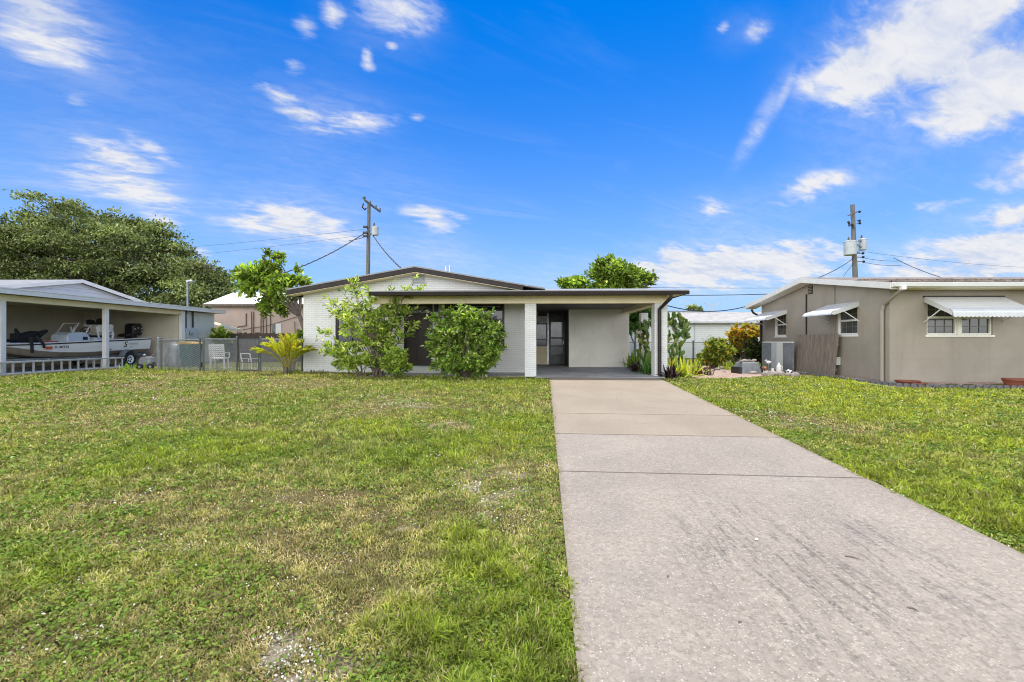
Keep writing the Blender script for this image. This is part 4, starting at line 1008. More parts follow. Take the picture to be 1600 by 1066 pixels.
# ------------------------------------------------------------------ boat, trailer, ladder
def boat():
    B=thing('skiff_boat','white flat-bottomed skiff with console and black outboard, parked under the left carport','boat',(-18.35,18.5,0),-R(.5))
    y0=-2.95                                          # bow; stern at +3.0 (local y runs aft)
    #        y     hw_top hw_chine hw_bot z_top z_chine z_bot
    S=[(-2.95,.66,.64,.56,1.00,.955,.88),(-2.75,.78,.75,.62,1.005,.93,.79),(-2.3,.90,.86,.70,1.015,.86,.64),(-1.7,.98,.93,.76,1.03,.76,.545),(-1.0,1.01,.96,.80,1.06,.69,.51),
       (0,1.02,.97,.82,1.10,.665,.52),(1.2,1.02,.97,.82,1.16,.70,.56),(2.4,1.01,.96,.81,1.21,.735,.60),(3.35,.99,.94,.79,1.26,.76,.63)]
    side=MB(); bot=MB()
    for sg in (-1,1):
        side.sheet([[(sg*a[1],a[0],a[4]),(sg*(a[1]*.5+a[2]*.5+.015),a[0],a[4]*.5+a[5]*.5),(sg*a[2],a[0],a[5])] for a in S])
        bot.sheet([[(sg*a[2],a[0],a[5]),(sg*(a[3]+.05),a[0],a[6]+.05),(sg*a[3],a[0],a[6]),(0,a[0],a[6]-.015)] for a in S])
    a=S[0]; side.add([(-a[1],a[0],a[4]),(a[1],a[0],a[4]),(a[2],a[0],a[5]),(-a[2],a[0],a[5])],[(0,1,2,3)]); bot.add([(-a[2],a[0],a[5]),(a[2],a[0],a[5]),(a[3],a[0],a[6]),(0,a[0],a[6]-.015),(-a[3],a[0],a[6])],[(0,1,2,3,4)])
    a=S[-1]; side.add([(-a[1],a[0],a[4]),(a[1],a[0],a[4]),(a[2],a[0],a[5]),(a[3],a[0],a[6]),(-a[3],a[0],a[6]),(-a[2],a[0],a[5])],[(0,1,2,3,4,5)])
    # inner tub: gunwale cap, inner walls, floor, bow deck
    inn=MB()
    for sg in (-1,1):
        inn.sheet([[(sg*a[1],a[0],a[4]),(sg*(a[1]-.16),a[0],a[4]+.005),(sg*(a[1]-.18),a[0],a[4]-.10)] for a in S])
    inn.sheet([[(-(a[1]-.18),a[0],a[4]-.10),(0,a[0],a[4]-.08),((a[1]-.18),a[0],a[4]-.10)] for a in S])
    inn.build('deck',M['deck'],B)
    hull=side.build('hull',M['gel'],B,smooth=False); bot.build('hull_bottom',M['gel_bottom'],B)
    b=MB()
    for sg in (-1,1): b.tube([(sg*(a[1]+.012),a[0],a[4]-.035) for a in S],.022,8)
    b.tube([(-S[0][1]-.012,y0-.01,S[0][4]-.035),(S[0][1]+.012,y0-.01,S[0][4]-.035)],.022,8); b.build('rub_rail',M['rubber'],B)
    b=MB()
    for sg in (-1,1): b.tube([(sg*(a[1]-.02),a[0],a[4]+.005) for a in S],.028,8)
    b.build('gunwale',M['white_paint'],B,smooth=True)
    # console with screen frame and wheel, cooler seat in front
    zc=1.0
    b=MB(); b.prism([(-.72,zc),(.36,zc),(.30,zc+.30),(.16,zc+.46),(-.02,zc+.50),(-.50,zc+.47),(-.68,zc+.36)],-.36,.36,'x'); cs=b.build('console',M['console'],B,bevel=.05,seg=3); cs.location=(0,.62,0)
    b=MB(); b.box(.363,.372,-.05,.16,zc+.17,zc+.30); b.build('hatch',M['black'],cs)
    b=MB()
    for x in (-.32,.32): b.tube([(x,-.45,zc+.46),(x,-.18,zc+.86)],.018,6); b.tube([(x,.08,zc+.36),(x,.34,zc+.80)],.022,6); b.tube([(x,-.42,zc+.49),(x,.10,zc+.44)],.016,6)
    b.tube([(-.32,-.18,zc+.86),(.32,-.18,zc+.86)],.016,6)
    b.build('screen_frame',M['white_paint'],cs)
    b=MB(); n=20
    for k in range(n):
        a0,a1=2*math.pi*k/n,2*math.pi*(k+1)/n
        q=lambda a:(.19*math.cos(a)-.05,.47+.19*math.sin(a)*.5,zc+.55+.19*math.sin(a)*.85)
        b.tube([q(a0),q(a1)],.017,6)
    for a_ in (0.5,2.6,4.7): b.tube([(-.05,.45,zc+.55),(.19*math.cos(a_)-.05,.47+.095*math.sin(a_),zc+.55+.16*math.sin(a_))],.012,6)
    b.tube([(-.05,.25,zc+.42),(-.05,.45,zc+.55)],.025,6); b.build('steering_wheel',M['black'],cs)
    MB().box(-.40,.40,-1.15,-.20,zc-.06,zc+.085).build('front_locker',M['deck'],B,bevel=.03)
    # leaning post: white frame, cream backrest, seat, cooler
    ls=MB().box(-.5,.5,1.05,1.75,zc+.03,zc+.28).build('seat_base',M['console'],B,bevel=.04)
    MB().box(-.52,.52,1.02,1.62,zc+.285,zc+.36).build('seat',M['fabric_black'],B,bevel=.03)
    b=MB()
    for x in (-.56,.56): b.tube([(x,1.72,zc+.05),(x,1.78,zc+.40),(x,1.72,zc+.62),(x,1.74,zc+.80),(x,1.60,zc+.84)],.045,8); b.tube([(x,1.1,zc+.25),(x,1.02,zc+.55),(x,.98,zc+.76)],.035,8)
    for y_ in (1.05,1.74): b.tube([(-.56,y_,zc+.42),(.56,y_,zc+.42)],.025,8)
    for x in (-.56,.56): b.tube([(x,1.05,zc+.42),(x,1.76,zc+.42)],.025,8)
    b.build('seat_frame',M['white_paint'],B,smooth=True)
    b=MB(); b.prism([(-.53,zc+.46),(.53,zc+.46),(.56,zc+.78),(.48,zc+.84),(-.48,zc+.84),(-.56,zc+.78)],1.66,1.78,'y'); b.prism([(1.0,zc+.5),(1.7,zc+.5),(1.72,zc+.80),(1.02,zc+.82)],.57,.62,'x'); b.build('backrest',M['vinyl'],B,bevel=.03)
    b=MB(); b.box(-.40,.40,1.5,1.9,zc+.86,zc+.95); b.ball((.1,1.7,zc+1.02),.20,.17,.11); b.ball((-.2,1.5,zc+.98),.16,.14,.09); b.build('covered_gear',M['fabric_black'],B,bevel=.05)
    # outboard, tilted, with its cowl, leg and bracket
    b=MB(); b.prism([(2.92,1.42),(3.42,1.40),(3.52,1.55),(3.50,1.86),(3.34,1.98),(3.02,1.97),(2.90,1.86)],-.22,.22,'x'); cw=b.build('outboard_motor',M['black'],B,bevel=.07,seg=3); cw.location=(0,.33,0)
    b=MB(); b.prism([(3.0,1.40),(3.3,1.40),(3.34,.95),(3.30,.62),(3.12,.62),(3.06,.95)],-.07,.07,'x'); b.box(-.02,.02,2.95,3.5,.80,.83); b.build('motor_leg',M['black'],cw,bevel=.02)
    b=MB(); b.box(-.16,.16,2.86,3.1,1.05,1.42); b.prism([(2.45,1.32),(2.95,1.36),(2.95,1.5),(2.6,1.44)],-.2,.2,'x'); b.build('motor_bracket',M['rubber'],cw,bevel=.02)
    b=MB()
    for (y,z) in ((3.02,1.70),(3.2,1.75),(3.40,1.73),(3.42,1.58)): b.box(.2205,.2235,y-.035,y+.035,z-.035,z+.035)
    b.build('cowl_marks',M['can_grey'],cw)
    # bow electric motor folded on its mount, under a cloth
    b=MB(); b.tube([(.55,-2.7,1.12),(.5,-2.2,1.14),(.4,-1.6,1.12),(.3,-1.0,1.10)],[.05,.06,.06,.03],8); b.prism([(-2.0,1.06),(-1.3,1.06),(-1.2,1.40),(-1.35,1.50),(-1.6,1.43),(-1.8,1.36),(-2.0,1.40)],.15,.45,'x'); b.tube([(.45,-2.0,1.36),(.5,-2.12,1.56)],[.08,.04],8); b.tube([(.45,-1.3,1.35),(.5,-1.02,1.52)],[.13,.06],8)
    b.tube([(.98,-2.05,1.25),(1.03,-2.06,.98),(1.0,-2.02,.70)],[.07,.045,.05],8); b.tube([(.8,-1.7,1.3),(1.04,-1.66,1.0),(1.02,-1.62,.86)],[.07,.045,.04],8)
    b.build('bow_motor',M['fabric_black'],B,bevel=.03)
    # orange life vest and pale decal with lettering
    MB().box(-.2,.5,-1.0,-.55,1.07,1.12).build('cushion',M['orange'],B,bevel=.02)
    def side_at(y):
        for i in range(len(S)-1):
            if S[i][0]<=y<=S[i+1][0]:
                t=(y-S[i][0])/(S[i+1][0]-S[i][0]); return [S[i][k]+(S[i+1][k]-S[i][k])*t for k in range(7)]
    def text(body,y,zf,size,name,mat,shear=0.,font_scale=1.):
        cu=bpy.data.curves.new(name,'FONT'); cu.body=body; cu.size=size; cu.extrude=.004; cu.shear=shear; cu.space_character=1.05
        to=bpy.data.objects.new('tmp_text',cu); COL.objects.link(to); dg=bpy.context.evaluated_depsgraph_get(); me=bpy.data.meshes.new_from_object(to.evaluated_get(dg)); bpy.data.objects.remove(to)
        me.name=name; a=side_at(y); z=a[4]+(a[5]-a[4])*zf; x=(a[1]+a[2])/2+.040
        o=link(name,me,None,hull); me.materials.clear(); me.materials.append(mat); o.location=(x,y,z); o.rotation_euler=(R(90),0,R(90)); o.rotation_euler.rotate_axis('Z',R(2.2)); return o
    text('FL 3874 KJ',-1.22,.60,.115,'registration_number',M['black'])
    b=MB(); a=side_at(-1.4); b.box((a[1]+a[2])/2+.025,(a[1]+a[2])/2+.034,-1.54,-1.30,a[4]-.235,a[4]-.125); b.build('registration_sticker',M['orange'],hull)
    text('S',1.80,.72,.36,'name_lettering',M['black'],.25); text('undance',2.04,.50,.15,'name_lettering',M['can_grey'],.2); text('skiff',2.13,.72,.075,'name_lettering',M['can_grey'],.2)
    b=MB(); a=side_at(1.25); b.lathe([(.04,.0),(.04,.02)],((a[1]+a[2])/2+.01,1.15,a[5]+.05),12,'x'); b.build('drain',M['galv'],hull)
    return B
boat()
def trailer():
    T=thing('boat_trailer','grey steel boat trailer under the white skiff','trailer',(-18.35,18.5,0),-R(.5))
    b=MB()
    for x in (-.62,.62): b.bar((x,-1.6,.42),(x,3.4,.52),.08,.12); b.bar((x,-1.6,.42),(0,-3.1,.42),.08,.12)
    for y in (-1.2,.4,1.6,3.2): b.bar((-.8,y,.43),(.8,y,.43),.08,.10)
    b.bar((0,-4.6,.42),(0,-2.9,.42),.1,.1); b.build('frame',M['galv'],T,bevel=.01)
    b=MB()
    for x in (-.5,.5): b.bar((x,-1.0,.50),(x,3.1,.59),.12,.06)
    b.build('bunks',M['fabric_black'],T)
    b=MB(); b.bar((0,-3.1,.42),(0,-3.25,1.0),.1,.1); b.box(-.12,.12,-3.3,-3.1,.92,1.08); b.bar((.75,-3.0,.2),(.70,-3.05,.78),.05,.05); b.build('winch_post',M['galv'],T,bevel=.01)
    b=MB(); b.tube([(.35,-3.9,0),(.35,-3.9,.75)],.05,10); b.lathe([(.1,-.02),(.1,.02)],(.35,-3.9,.02),10); b.box(.28,.42,-3.97,-3.83,.6,.72); b.build('jack',M['can_grey'],T,bevel=.01)
    for x in (-1.12,1.12):
        wy=1.95; wz=.30
        b=MB(); prof=[(.19,-.085),(.285,-.085),(.305,-.05),(.305,.05),(.285,.085),(.19,.085),(.19,-.085)]; b.lathe(prof,(x,wy,wz),28,'x',caps=False); w=b.build('wheel',M['rubber'],T)
        b=MB(); b.lathe([(.185,-.06),(.185,.075),(.15,.07),(.13,.03),(.05,.03),(.05,.06),(.01,.065)],(x,wy,wz),24,'x'); b.build('rim',M['white_paint'],w)
        b=MB()
        for k in range(5):
            a=2*math.pi*k/5; b.lathe([(.03,.025),(.03,.052)],(x,wy+.09*math.cos(a),wz+.09*math.sin(a)),8,'x')
        b.build('wheel_holes',M['black'],w)
        b=MB(); pts=[]
        for k in range(11):
            a=math.pi*(1.0-k/10*1.0)
            pts.append((wy+.40*math.cos(a),wz+.40*math.sin(a)+.03))
        pts=[(wy-.75,wz+.16),(wy-.50,wz+.16)]+pts[1:-1]+[(wy+.50,wz+.10),(wy+.72,wz+.10)]
        b.sheet([[(x-.14,y,z),(x+.14,y,z)] for y,z in pts]); b.build('fender',M['galv'],T,solid=.02)
    b=MB(); b.box(-1.0,1.0,3.3,3.42,.48,.6); b.build('rear_crossbar',M['galv'],T,bevel=.01)
    for x in (-.9,.9): MB().box(x-.1,x+.1,3.42,3.46,.5,.58).build('tail_light',M['orange'],T)
trailer()
def ladder():
    # lies on its long edge in the grass in front of the posts
    T=thing('extension_ladder','long aluminium extension ladder lying on its edge before the left carport posts','ladder',(-15.95,16.0,gzf(0,15)+.05),-R(.6))
    y0,y1=-3.4,2.66; b=MB()
    for z in (.03,.41): b.box(-.035,.035,y0,y1,z-.028,z+.028)
    b.build('rail',M['alu'],T,bevel=.006)
    b=MB()
    for z in (.055,.395): b.box(-.10,-.045,y0,y1-1.1,z-.022,z+.022)
    b.build('rail',M['alu'],T,bevel=.006)
    n=20; b=MB(); y=y0+.1
    for i in range(n):
        if y>y1-.05: break
        b.box(-.022,.022,y-.018,y+.018,.058,.382)
        o=MB().box(-.024,.024,y-.020,y+.020,.058,.382).build('rung',M['alu'],T,bevel=.005)
        if y<y1-1.2: MB().box(-.094,-.05,y+.035,y+.075,.077,.373).build('rung',M['alu'],T,bevel=.005)
        y+=.31
    b=MB(); b.bar((.0,y1-.33,.06),(.0,y1-.03,.28),.02,.02); b.build('brace',M['alu'],T)
ladder()
def mower():
    # small wheeled machine behind the stern
    p=on_ground(231,18.4)
    T=thing('garden_machine','small grimy wheeled machine with pale housing, beside the trailer wheel and fence post','machine',p,R(10)); T.scale=(.85,.85,.85)
    b=MB(); b.prism([(-.30,.20),(.22,.20),(.28,.34),(.24,.56),(-.22,.56),(-.33,.42)],-.16,.16,'y'); b.build('body',M['tub_grey'],T,bevel=.03)
    b=MB(); b.box(.08,.22,-.20,-.165,.30,.50); b.box(-.22,-.19,-.19,-.165,.15,.55); b.build('housing',M['galv'],T,bevel=.015)
    b=MB(); b.ball((-.12,-.05,.66),.065,.065,.07); b.tube([(-.12,-.05,.58),(.0,-.05,.60),(.2,-.05,.59),(.24,-.05,.5)],.022,8); b.build('engine',M['galv'],T,smooth=True)
    for x in (-.24,.22):
        w=MB().lathe([(.06,-.04),(.13,-.05),(.14,0),(.13,.05),(.06,.04)],(x,-.19,.13),18,'y').build('wheel',M['rubber'],T,smooth=True); MB().lathe([(.06,-.045),(.06,.045)],(x,-.19,.13),14,'y').build('rim',M['galv'],w)
    b=MB(); b.tube([(.2,-.12,.5),(.38,-.1,.9),(.45,-.1,1.0)],.018,6); b.tube([(.2,.12,.5),(.38,.14,.9),(.45,.14,1.0)],.018,6); b.tube([(.45,-.12,1.0),(.45,.16,1.0)],.02,6); b.build('handle',M['galv'],T,smooth=True)
mower()

# ------------------------------------------------------------------ chain link fences and gate
def chain(b,p0,p1,z0,z1,pitch=.075,r=.0028):
    p0=Vector(p0); p1=Vector(p1); Lh=(p1-p0).length; d=(p1-p0)/Lh; hh=z1-z0
    def seg(s0,za,s1,zb,off):
        nrm=Vector((-d.y,d.x,0))*off
        a=p0+d*s0+nrm; c=p0+d*s1+nrm; b.bar((a.x,a.y,p0.z+za),(c.x,c.y,p0.z+zb),r*2,r*2,(d.x,d.y,0.01))
    k=-hh
    while k<Lh:
        s0,za,s1,zb=k,z0,k+hh,z1
        if s0<0: za+=-s0; s0=0
        if s1>Lh: zb-=s1-Lh; s1=Lh
        if s1-s0>.01: seg(s0,za,s1,zb,.003); seg(Lh-s0,za,Lh-s1,zb,-.003)
        k+=pitch
def link_fence(name,label,pts,hgt,group=None,post_r=.034,wire_r=.0038,caps=True,pitch=.075,m=None,cat='fence',tops=None):
    m=m or M['galv']
    P=[Vector(p) for p in pts]; T=thing(name,label,cat,P[0],0,group); o=P[0]
    for i,p in enumerate(P):
        q=p-o; b=MB(); hp=hgt+(.06 if tops is None else tops[i]); b.tube([(q.x,q.y,q.z-.05),(q.x,q.y,q.z+hp)],post_r,10); b.lathe([(post_r*1.15,0),(post_r*1.1,.03),(post_r*.5,.055),(.004,.06)],(q.x,q.y,q.z+hp-.01),10); b.build('post',M['post_dark'] if (i>0 or 'short' not in label) else m,T,smooth=False)
    for i in range(len(P)-1):
        a,c=P[i]-o,P[i+1]-o
        b=MB(); b.tube([(a.x,a.y,a.z+hgt),(c.x,c.y,c.z+hgt)],.021,8); b.build('top_rail',m,T,smooth=True)
        b=MB(); chain(b,(a.x,a.y,a.z),(c.x,c.y,c.z),.04,hgt-.01,pitch,wire_r); b.build('wire_mesh',m,T)
    return T
gA=on_ground(247,17.75); gA2=on_ground(252.5,17.7); gB=on_ground(312.5,16.95); gB2=on_ground(318,16.9); gC=on_ground(370,16.85); gD=on_ground(407,16.8); gE=on_ground(472,16.75)
link_fence('chain_link_fence','short chain link fence panel in front of the green bin, beside the trailer',[gA,gA2,gB],1.19)
link_fence('chain_link_fence','chain link fence panel in front of the slatted white chair, left of the gate',[gB2,gC],1.21)
link_fence('chain_link_fence','chain link fence panel half hidden behind the yellow palm, right of the gate',[gD,gE],1.21)
def gate():
    a=on_ground(374,16.82); c=on_ground(404,16.80); T=thing('chain_link_gate','narrow chain link gate with dark frame between two fence posts','gate',a); d=c-a; Lh=d.length; d.normalize()
    b=MB()
    q=[Vector((0,0,.06)),d*Lh+Vector((0,0,.06)),d*Lh+Vector((0,0,1.2)),Vector((0,0,1.2))]
    for i in range(4): b.tube([q[i],q[(i+1)%4]],.022,8)
    b.build('gate_frame',M['post_dark'],T)
    b=MB(); e=d*Lh; chain(b,(0,0,0),(e.x,e.y,0),.08,1.18,.075,.0038); b.build('wire_mesh',M['galv'],T)
    b=MB(); p=d*(Lh-.02); b.box(p.x-.03,p.x+.09,p.y-.06,p.y-.0,.82,.98); b.build('latch',M['black'],T)
gate()
def bin_():
    p=on_ground(298,18.9); T=thing('wheelie_bin','dark green wheeled bin with faded yellow lid behind the fence','bin',p,R(-6))
    b=MB(); s=.29; b.add([(-s*.82,-s*.8,.08),(s*.82,-s*.8,.08),(s*.82,s*.8,.08),(-s*.82,s*.8,.08),(-s,-s,1.0),(s,-s,1.0),(s,s,1.0),(-s,s,1.0)],fs); b.build('body',M['bin_green'],T,bevel=.03)
    b=MB(); b.prism([(-s-.03,1.0),(s+.04,1.0),(s+.02,1.07),(-.1,1.12),(-s,1.09)],-s-.03,s+.03,'y'); b.build('lid',M['bin_lid'],T,bevel=.02)
    for x in (-.22,.22): MB().lathe([(.02,-.03),(.12,-.03),(.12,.03),(.02,.03)],(x,.27,.12),16,'x').build('wheel',M['rubber'],T)
    b=MB(); b.tube([(-.2,.30,.95),(-.2,.40,.98),(.2,.40,.98),(.2,.30,.95)],.018,8); b.build('handle',M['bin_green'],T)
bin_()
def grey_bag():
    p=on_ground(272,19.3); T=thing('tarp_bundle','pale grey bundled tarp leaning beside the green bin','tarp',p,.2)
    b=MB(); b.lathe([(.30,0),(.34,.2),(.30,.5),(.24,.8),(.16,1.0),(.05,1.1)],(0,0,0),14,'z',1.1,.7); o=b.build('cover',M['galv'],T,smooth=True); md=o.modifiers.new('sub','SUBSURF'); md.levels=md.render_levels=2
    tx=bpy.data.textures.new('folds','CLOUDS'); tx.noise_scale=.25; dp=o.modifiers.new('d','DISPLACE'); dp.texture=tx; dp.strength=.14
grey_bag()
def chair(label,p,rz,dark=False,name='garden_chair'):
    T=thing(name,label,'chair',p,rz); m=M['plastic_white']
    for x in (-.25,.25):
        for y in (-.24,.24): MB().bar((x,y,0),(x*.94,y*.94,.42),.045,.045).build('leg',m,T)
    b=MB(); b.box(-.27,.27,-.27,.25,.42,.46); b.build('seat',M['fabric_black'] if dark else m,T,bevel=.01)
    b=MB()
    for x in (-.25,.25): b.bar((x,.24,.46),(x,.36,.98),.045,.04)
    for i in range(6 if not dark else 1): z=.52+.085*i if not dark else .93; b.box(-.26,.26,.24+.12*(z-.46)/.52-.012,.24+.12*(z-.46)/.52+.012,z,z+.06)
    b.build('backrest',m,T)
    for x in (-.28,.28):
        b=MB(); b.bar((x,-.27,.65),(x,.29,.66),.06,.03); b.bar((x,-.24,.44),(x,-.25,.64),.04,.04); b.build('armrest',m,T)
    return T
chair('white slatted garden chair behind the fence, under the pink building pipes',on_ground(343,18.6),R(195))
chair('white framed chair with black seat behind the gate',on_ground(391,18.0),R(172),True).scale=(.8,.8,.68)

# ------------------------------------------------------------------ back yard left: dark fence and pink building
def board_fence(name,label,p0,p1,hgt,bw,mat,cat='fence'):
    T=thing(name,label,cat,p0); d=Vector(p1)-Vector(p0); Lh=d.length; d.normalize(); n=int(Lh/bw); nr=Vector((-d.y,d.x,0)); b=MB()
    for i in range(n):
        a=d*(i*bw+.004); c=d*((i+1)*bw-.004); hh=hgt+random.uniform(-.04,.04); o=nr*random.uniform(-.006,.006)
        vs=[a+o,c+o,c+o+nr*.02,a+o+nr*.02]
        b.add([(v.x,v.y,v.z) for v in vs]+[(v.x,v.y,v.z+hh) for v in vs],fs)
    b.build('boards',mat,T)
    b=MB()
    for z in (.3,hgt-.3): b.bar(nr*.05+Vector((0,0,z)),d*Lh+nr*.05+Vector((0,0,z)),.04,.08)
    b.build('rails',mat,T); return T
board_fence('wooden_fence','dark weathered board fence in front of the pink building',on_ground(345,25.),on_ground(500,25.2),1.58,.14,M['wood_dark'])
def pink():
    p=on_ground(330,31); T=thing('pink_building','long pink stucco building with white roof and pipes on its wall, behind the dark fence','building',p); f=lambda px,py,Y=31:at(px,py,Y)-p
    a=f(330,533); e=f(560,533); zt3=f(0,476)[2]
    MB().box(a.x,e.x,0,6,-.05,zt3).build('wall',M['pink_wall'],T)
    b=MB(); b.add([(a.x-.3,-.4,zt3),(e.x+.3,-.4,zt3),(e.x+.3,3,zt3+1.15),(a.x-.3,3,zt3+1.15),(e.x+.3,6.4,zt3),(a.x-.3,6.4,zt3),(a.x-.3,-.4,zt3-.07),(e.x+.3,-.4,zt3-.07),(e.x+.3,6.4,zt3-.07),(a.x-.3,6.4,zt3-.07)],[(0,1,2,3),(3,2,4,5),(0,6,7,1),(6,9,8,7),(1,7,8,4,2),(0,3,5,9,6),(5,4,8,9)]); b.build('roof',M['white_roof'],T)
    MB().box(a.x-.3,e.x+.3,-.44,-.40,zt3-.16,zt3-.0).build('fascia',M['terracotta'] if False else M['bark'],T)
    b=MB(); pts=[f(372,530),f(372,511),f(385,509),f(385,490)]; pts=[(q.x,-.05,q.z) for q in pts]; b.tube(pts,.035,6); b.build('pipe',M['bark'],T)
    for px in (394,396.5,408,412,417,423,462):
        b=MB(); q0,q1=f(px,529),f(px+random.uniform(-1.5,.5),487 if px<460 else 503); b.tube([(q0.x,-.05,q0.z),(q1.x,-.05,q1.z)],.028 if px<460 else .02,6); b.build('pipe',M['bark'],T)
    b=MB(); q0,q1=f(372,512),f(468,494); b.tube([(q0.x,-.04,q0.z-.2),((q0.x+q1.x)/2,-.04,(q0.z+q1.z)/2-.25),(q1.x,-.04,q1.z)],.014,6); b.build('cable',M['wire'],T)
    q0,q1=f(426,523),f(440,506); w=MB().box(q0.x,q1.x,-.05,-.001,q0.z,q1.z).build('window',M['white_paint'],T); MB().box(q0.x,q0.x+.22,-.07,-.051,q0.z,q1.z).build('pane',M['glass_pale'],w)
pink()

# ------------------------------------------------------------------ right background: white house, fence, antenna
def back_house():
    Y=30; p=on_ground(1020,Y); T=thing('siding_house','pale lap sided house with low brownish grey roof, seen between carport and taupe house','house',p); f=lambda px,py:at(px,py,Y)-p
    a=f(1015,0).x; e=f(1250,0).x; ze_=f(0,503.5).z
    MB().box(a,e,0,7,-.05,ze_).build('wall',M['siding'],T)
    zr_=f(0,489).z*1.0; dz=(533-488)/F*34+CZ-p.z
    mr=M['roof_grey'] if False else pmat('weathered grey shingle',(.40,.385,.37),.15,2,rough=.9,bump=.4,bscale=20,dirt=.3)
    b=MB(); b.add([(a-.3,-.45,ze_),(e+.3,-.45,ze_),(e+.3,4,dz),(a-.3,4,dz),(e+.3,8,ze_),(a-.3,8,ze_),(a-.3,-.45,ze_-.05),(e+.3,-.45,ze_-.05),(e+.3,8,ze_-.05),(a-.3,8,ze_-.05)],[(0,1,2,3),(3,2,4,5),(0,6,7,1),(6,9,8,7),(1,7,8,4,2),(0,3,5,9,6),(5,4,8,9)]); b.build('roof',mr,T)
    MB().box(a-.3,e+.3,-.49,-.451,ze_-.09,ze_+.02).build('fascia',M['can_grey'],T)
    MB().box(a+1,f(1140,0).x,3.9,4.1,dz-.05,dz+.10).build('ridge_cap',M['tub_grey'],T)
    b=MB()
    for px in (1062,1085): q=f(px,0); b.box(q.x-.03,q.x+.03,-.02,-.001,0,ze_-.06)
    b.build('wall_batten',M['can_grey'],T)
    q=f(1155,0); b=MB(); z0=dz-.1; b.tube([(q.x,4.0,z0),(q.x,4.0,z0+.55)],.03,6); b.tube([(q.x-.55,4,z0+.75),(q.x,4,z0+.52),(q.x+.55,4,z0+.75)],.025,6)
    for s in (-.55,-.3,.3,.55): b.tube([(q.x+s,3.6,z0+.52+abs(s)*.42),(q.x+s,4.4,z0+.52+abs(s)*.42)],.014,6)
    b.build('roof_antenna',M['can_grey'],T)
back_house()
b0=on_ground(975,24); 
link_fence('chain_link_fence','dark chain link fence across the back yard, behind the orange shrub',[on_ground(980,23.2),on_ground(1030,23.2),on_ground(1083,23.2),on_ground(1121,23.2),on_ground(1143,23.2),on_ground(1189,23.2)],1.08,m=M['tub_grey'],wire_r=.003,pitch=.11)
def screen():
    w0,w1=r.w(1192,-.45),r.w(1239,-.45); T=thing('panel_screen','low grey panel screen with white top rail standing against the taupe side wall','screen',HR.world(-.45,w1,-.06),-HR.th)
    Lh=w0-w1; zt3=r.z(534,-.45,(w0+w1)/2)+.06
    b=MB(); b.box(-.03,.03,0,Lh,zt3-.04,zt3); b.build('top_rail',M['white_paint'],T)
    for y in (0,Lh): MB().box(-.03,.03,y-.025,y+.025,0,zt3-.041).build('post',M['tub_grey'],T)
    cuts=[0,.30,.52,.70,1.]; ms=[M['tub_grey'],M['pale_wall'],M['can_grey'],M['galv']]
    for i in range(4): MB().box(-.012+.004*i,.012+.004*i,Lh*cuts[i]+.03,Lh*cuts[i+1]-.005,.03,zt3-.045).build('panel',ms[i],T)
screen()
def plank_panel():
    wa,wb=r.w(1303,-.30),r.w(1239,-.30); T=thing('fence_panel','weathered grey fence panel of wide planks leaning against the taupe wall','fence panel',HR.world(-.30,wa,-.10),-HR.th)
    Lh=wb-wa; n=11; hgt=1.46; lean=.15; b=MB()
    for i in range(n):
        y0_,y1_=Lh*i/n+.006,Lh*(i+1)/n-.006; hh=hgt-random.uniform(0,.05)-.0*i; o=random.uniform(-.008,.008)
        b=MB(); b.add([(o,y0_,0),(o+.02,y0_,0),(o+.02,y1_,0),(o,y1_,0),(o+lean,y0_,hh),(o+lean+.02,y0_,hh),(o+lean+.02,y1_,hh),(o+lean,y1_,hh)],fs); b.build('plank',M['wood_grey'],T,bevel=.004)
    b=MB()
    for z in (.3,1.1): b.bar((lean*z/hgt+.045,.02,z),(lean*z/hgt+.045,Lh-.02,z),.04,.08)
    b.build('batten',M['wood_grey'],T)
plank_panel()
def pot(label,u,w,rad,hgt,name='terracotta_pot'):
    p=HR.world(u,w); T=thing(name,label,'pot',(p.x,p.y,-.11),random.random())
    b=MB(); b.lathe([(rad*.66,0),(rad*.86,hgt*.62),(rad*.97,hgt*.80),(rad,hgt*.81),(rad*1.0,hgt),(rad*.93,hgt),(rad*.88,hgt*.82),(rad*.82,hgt*.7)],(0,0,0),28); b.build('bowl',M['terracotta'],T,bevel=.006,smooth=False)
    b=MB(); b.lathe([(rad*.84,hgt*.70),(rad*.5,hgt*.74),(.01,hgt*.76)],(0,0,0),20); b.build('soil',M['bark'],T)
pot('wide shallow terracotta bowl at the foot of the taupe wall, left of the pair touching',r.u(1418,-.55),-.55,.27,.17)
pot('smaller terracotta bowl overlapping the wide one at the wall foot',r.u(1434,-.75),-.78,.19,.13)
pot('deeper terracotta pot standing alone at the wall foot, under the awning end',r.u(1583,-.8),-.82,.235,.25)
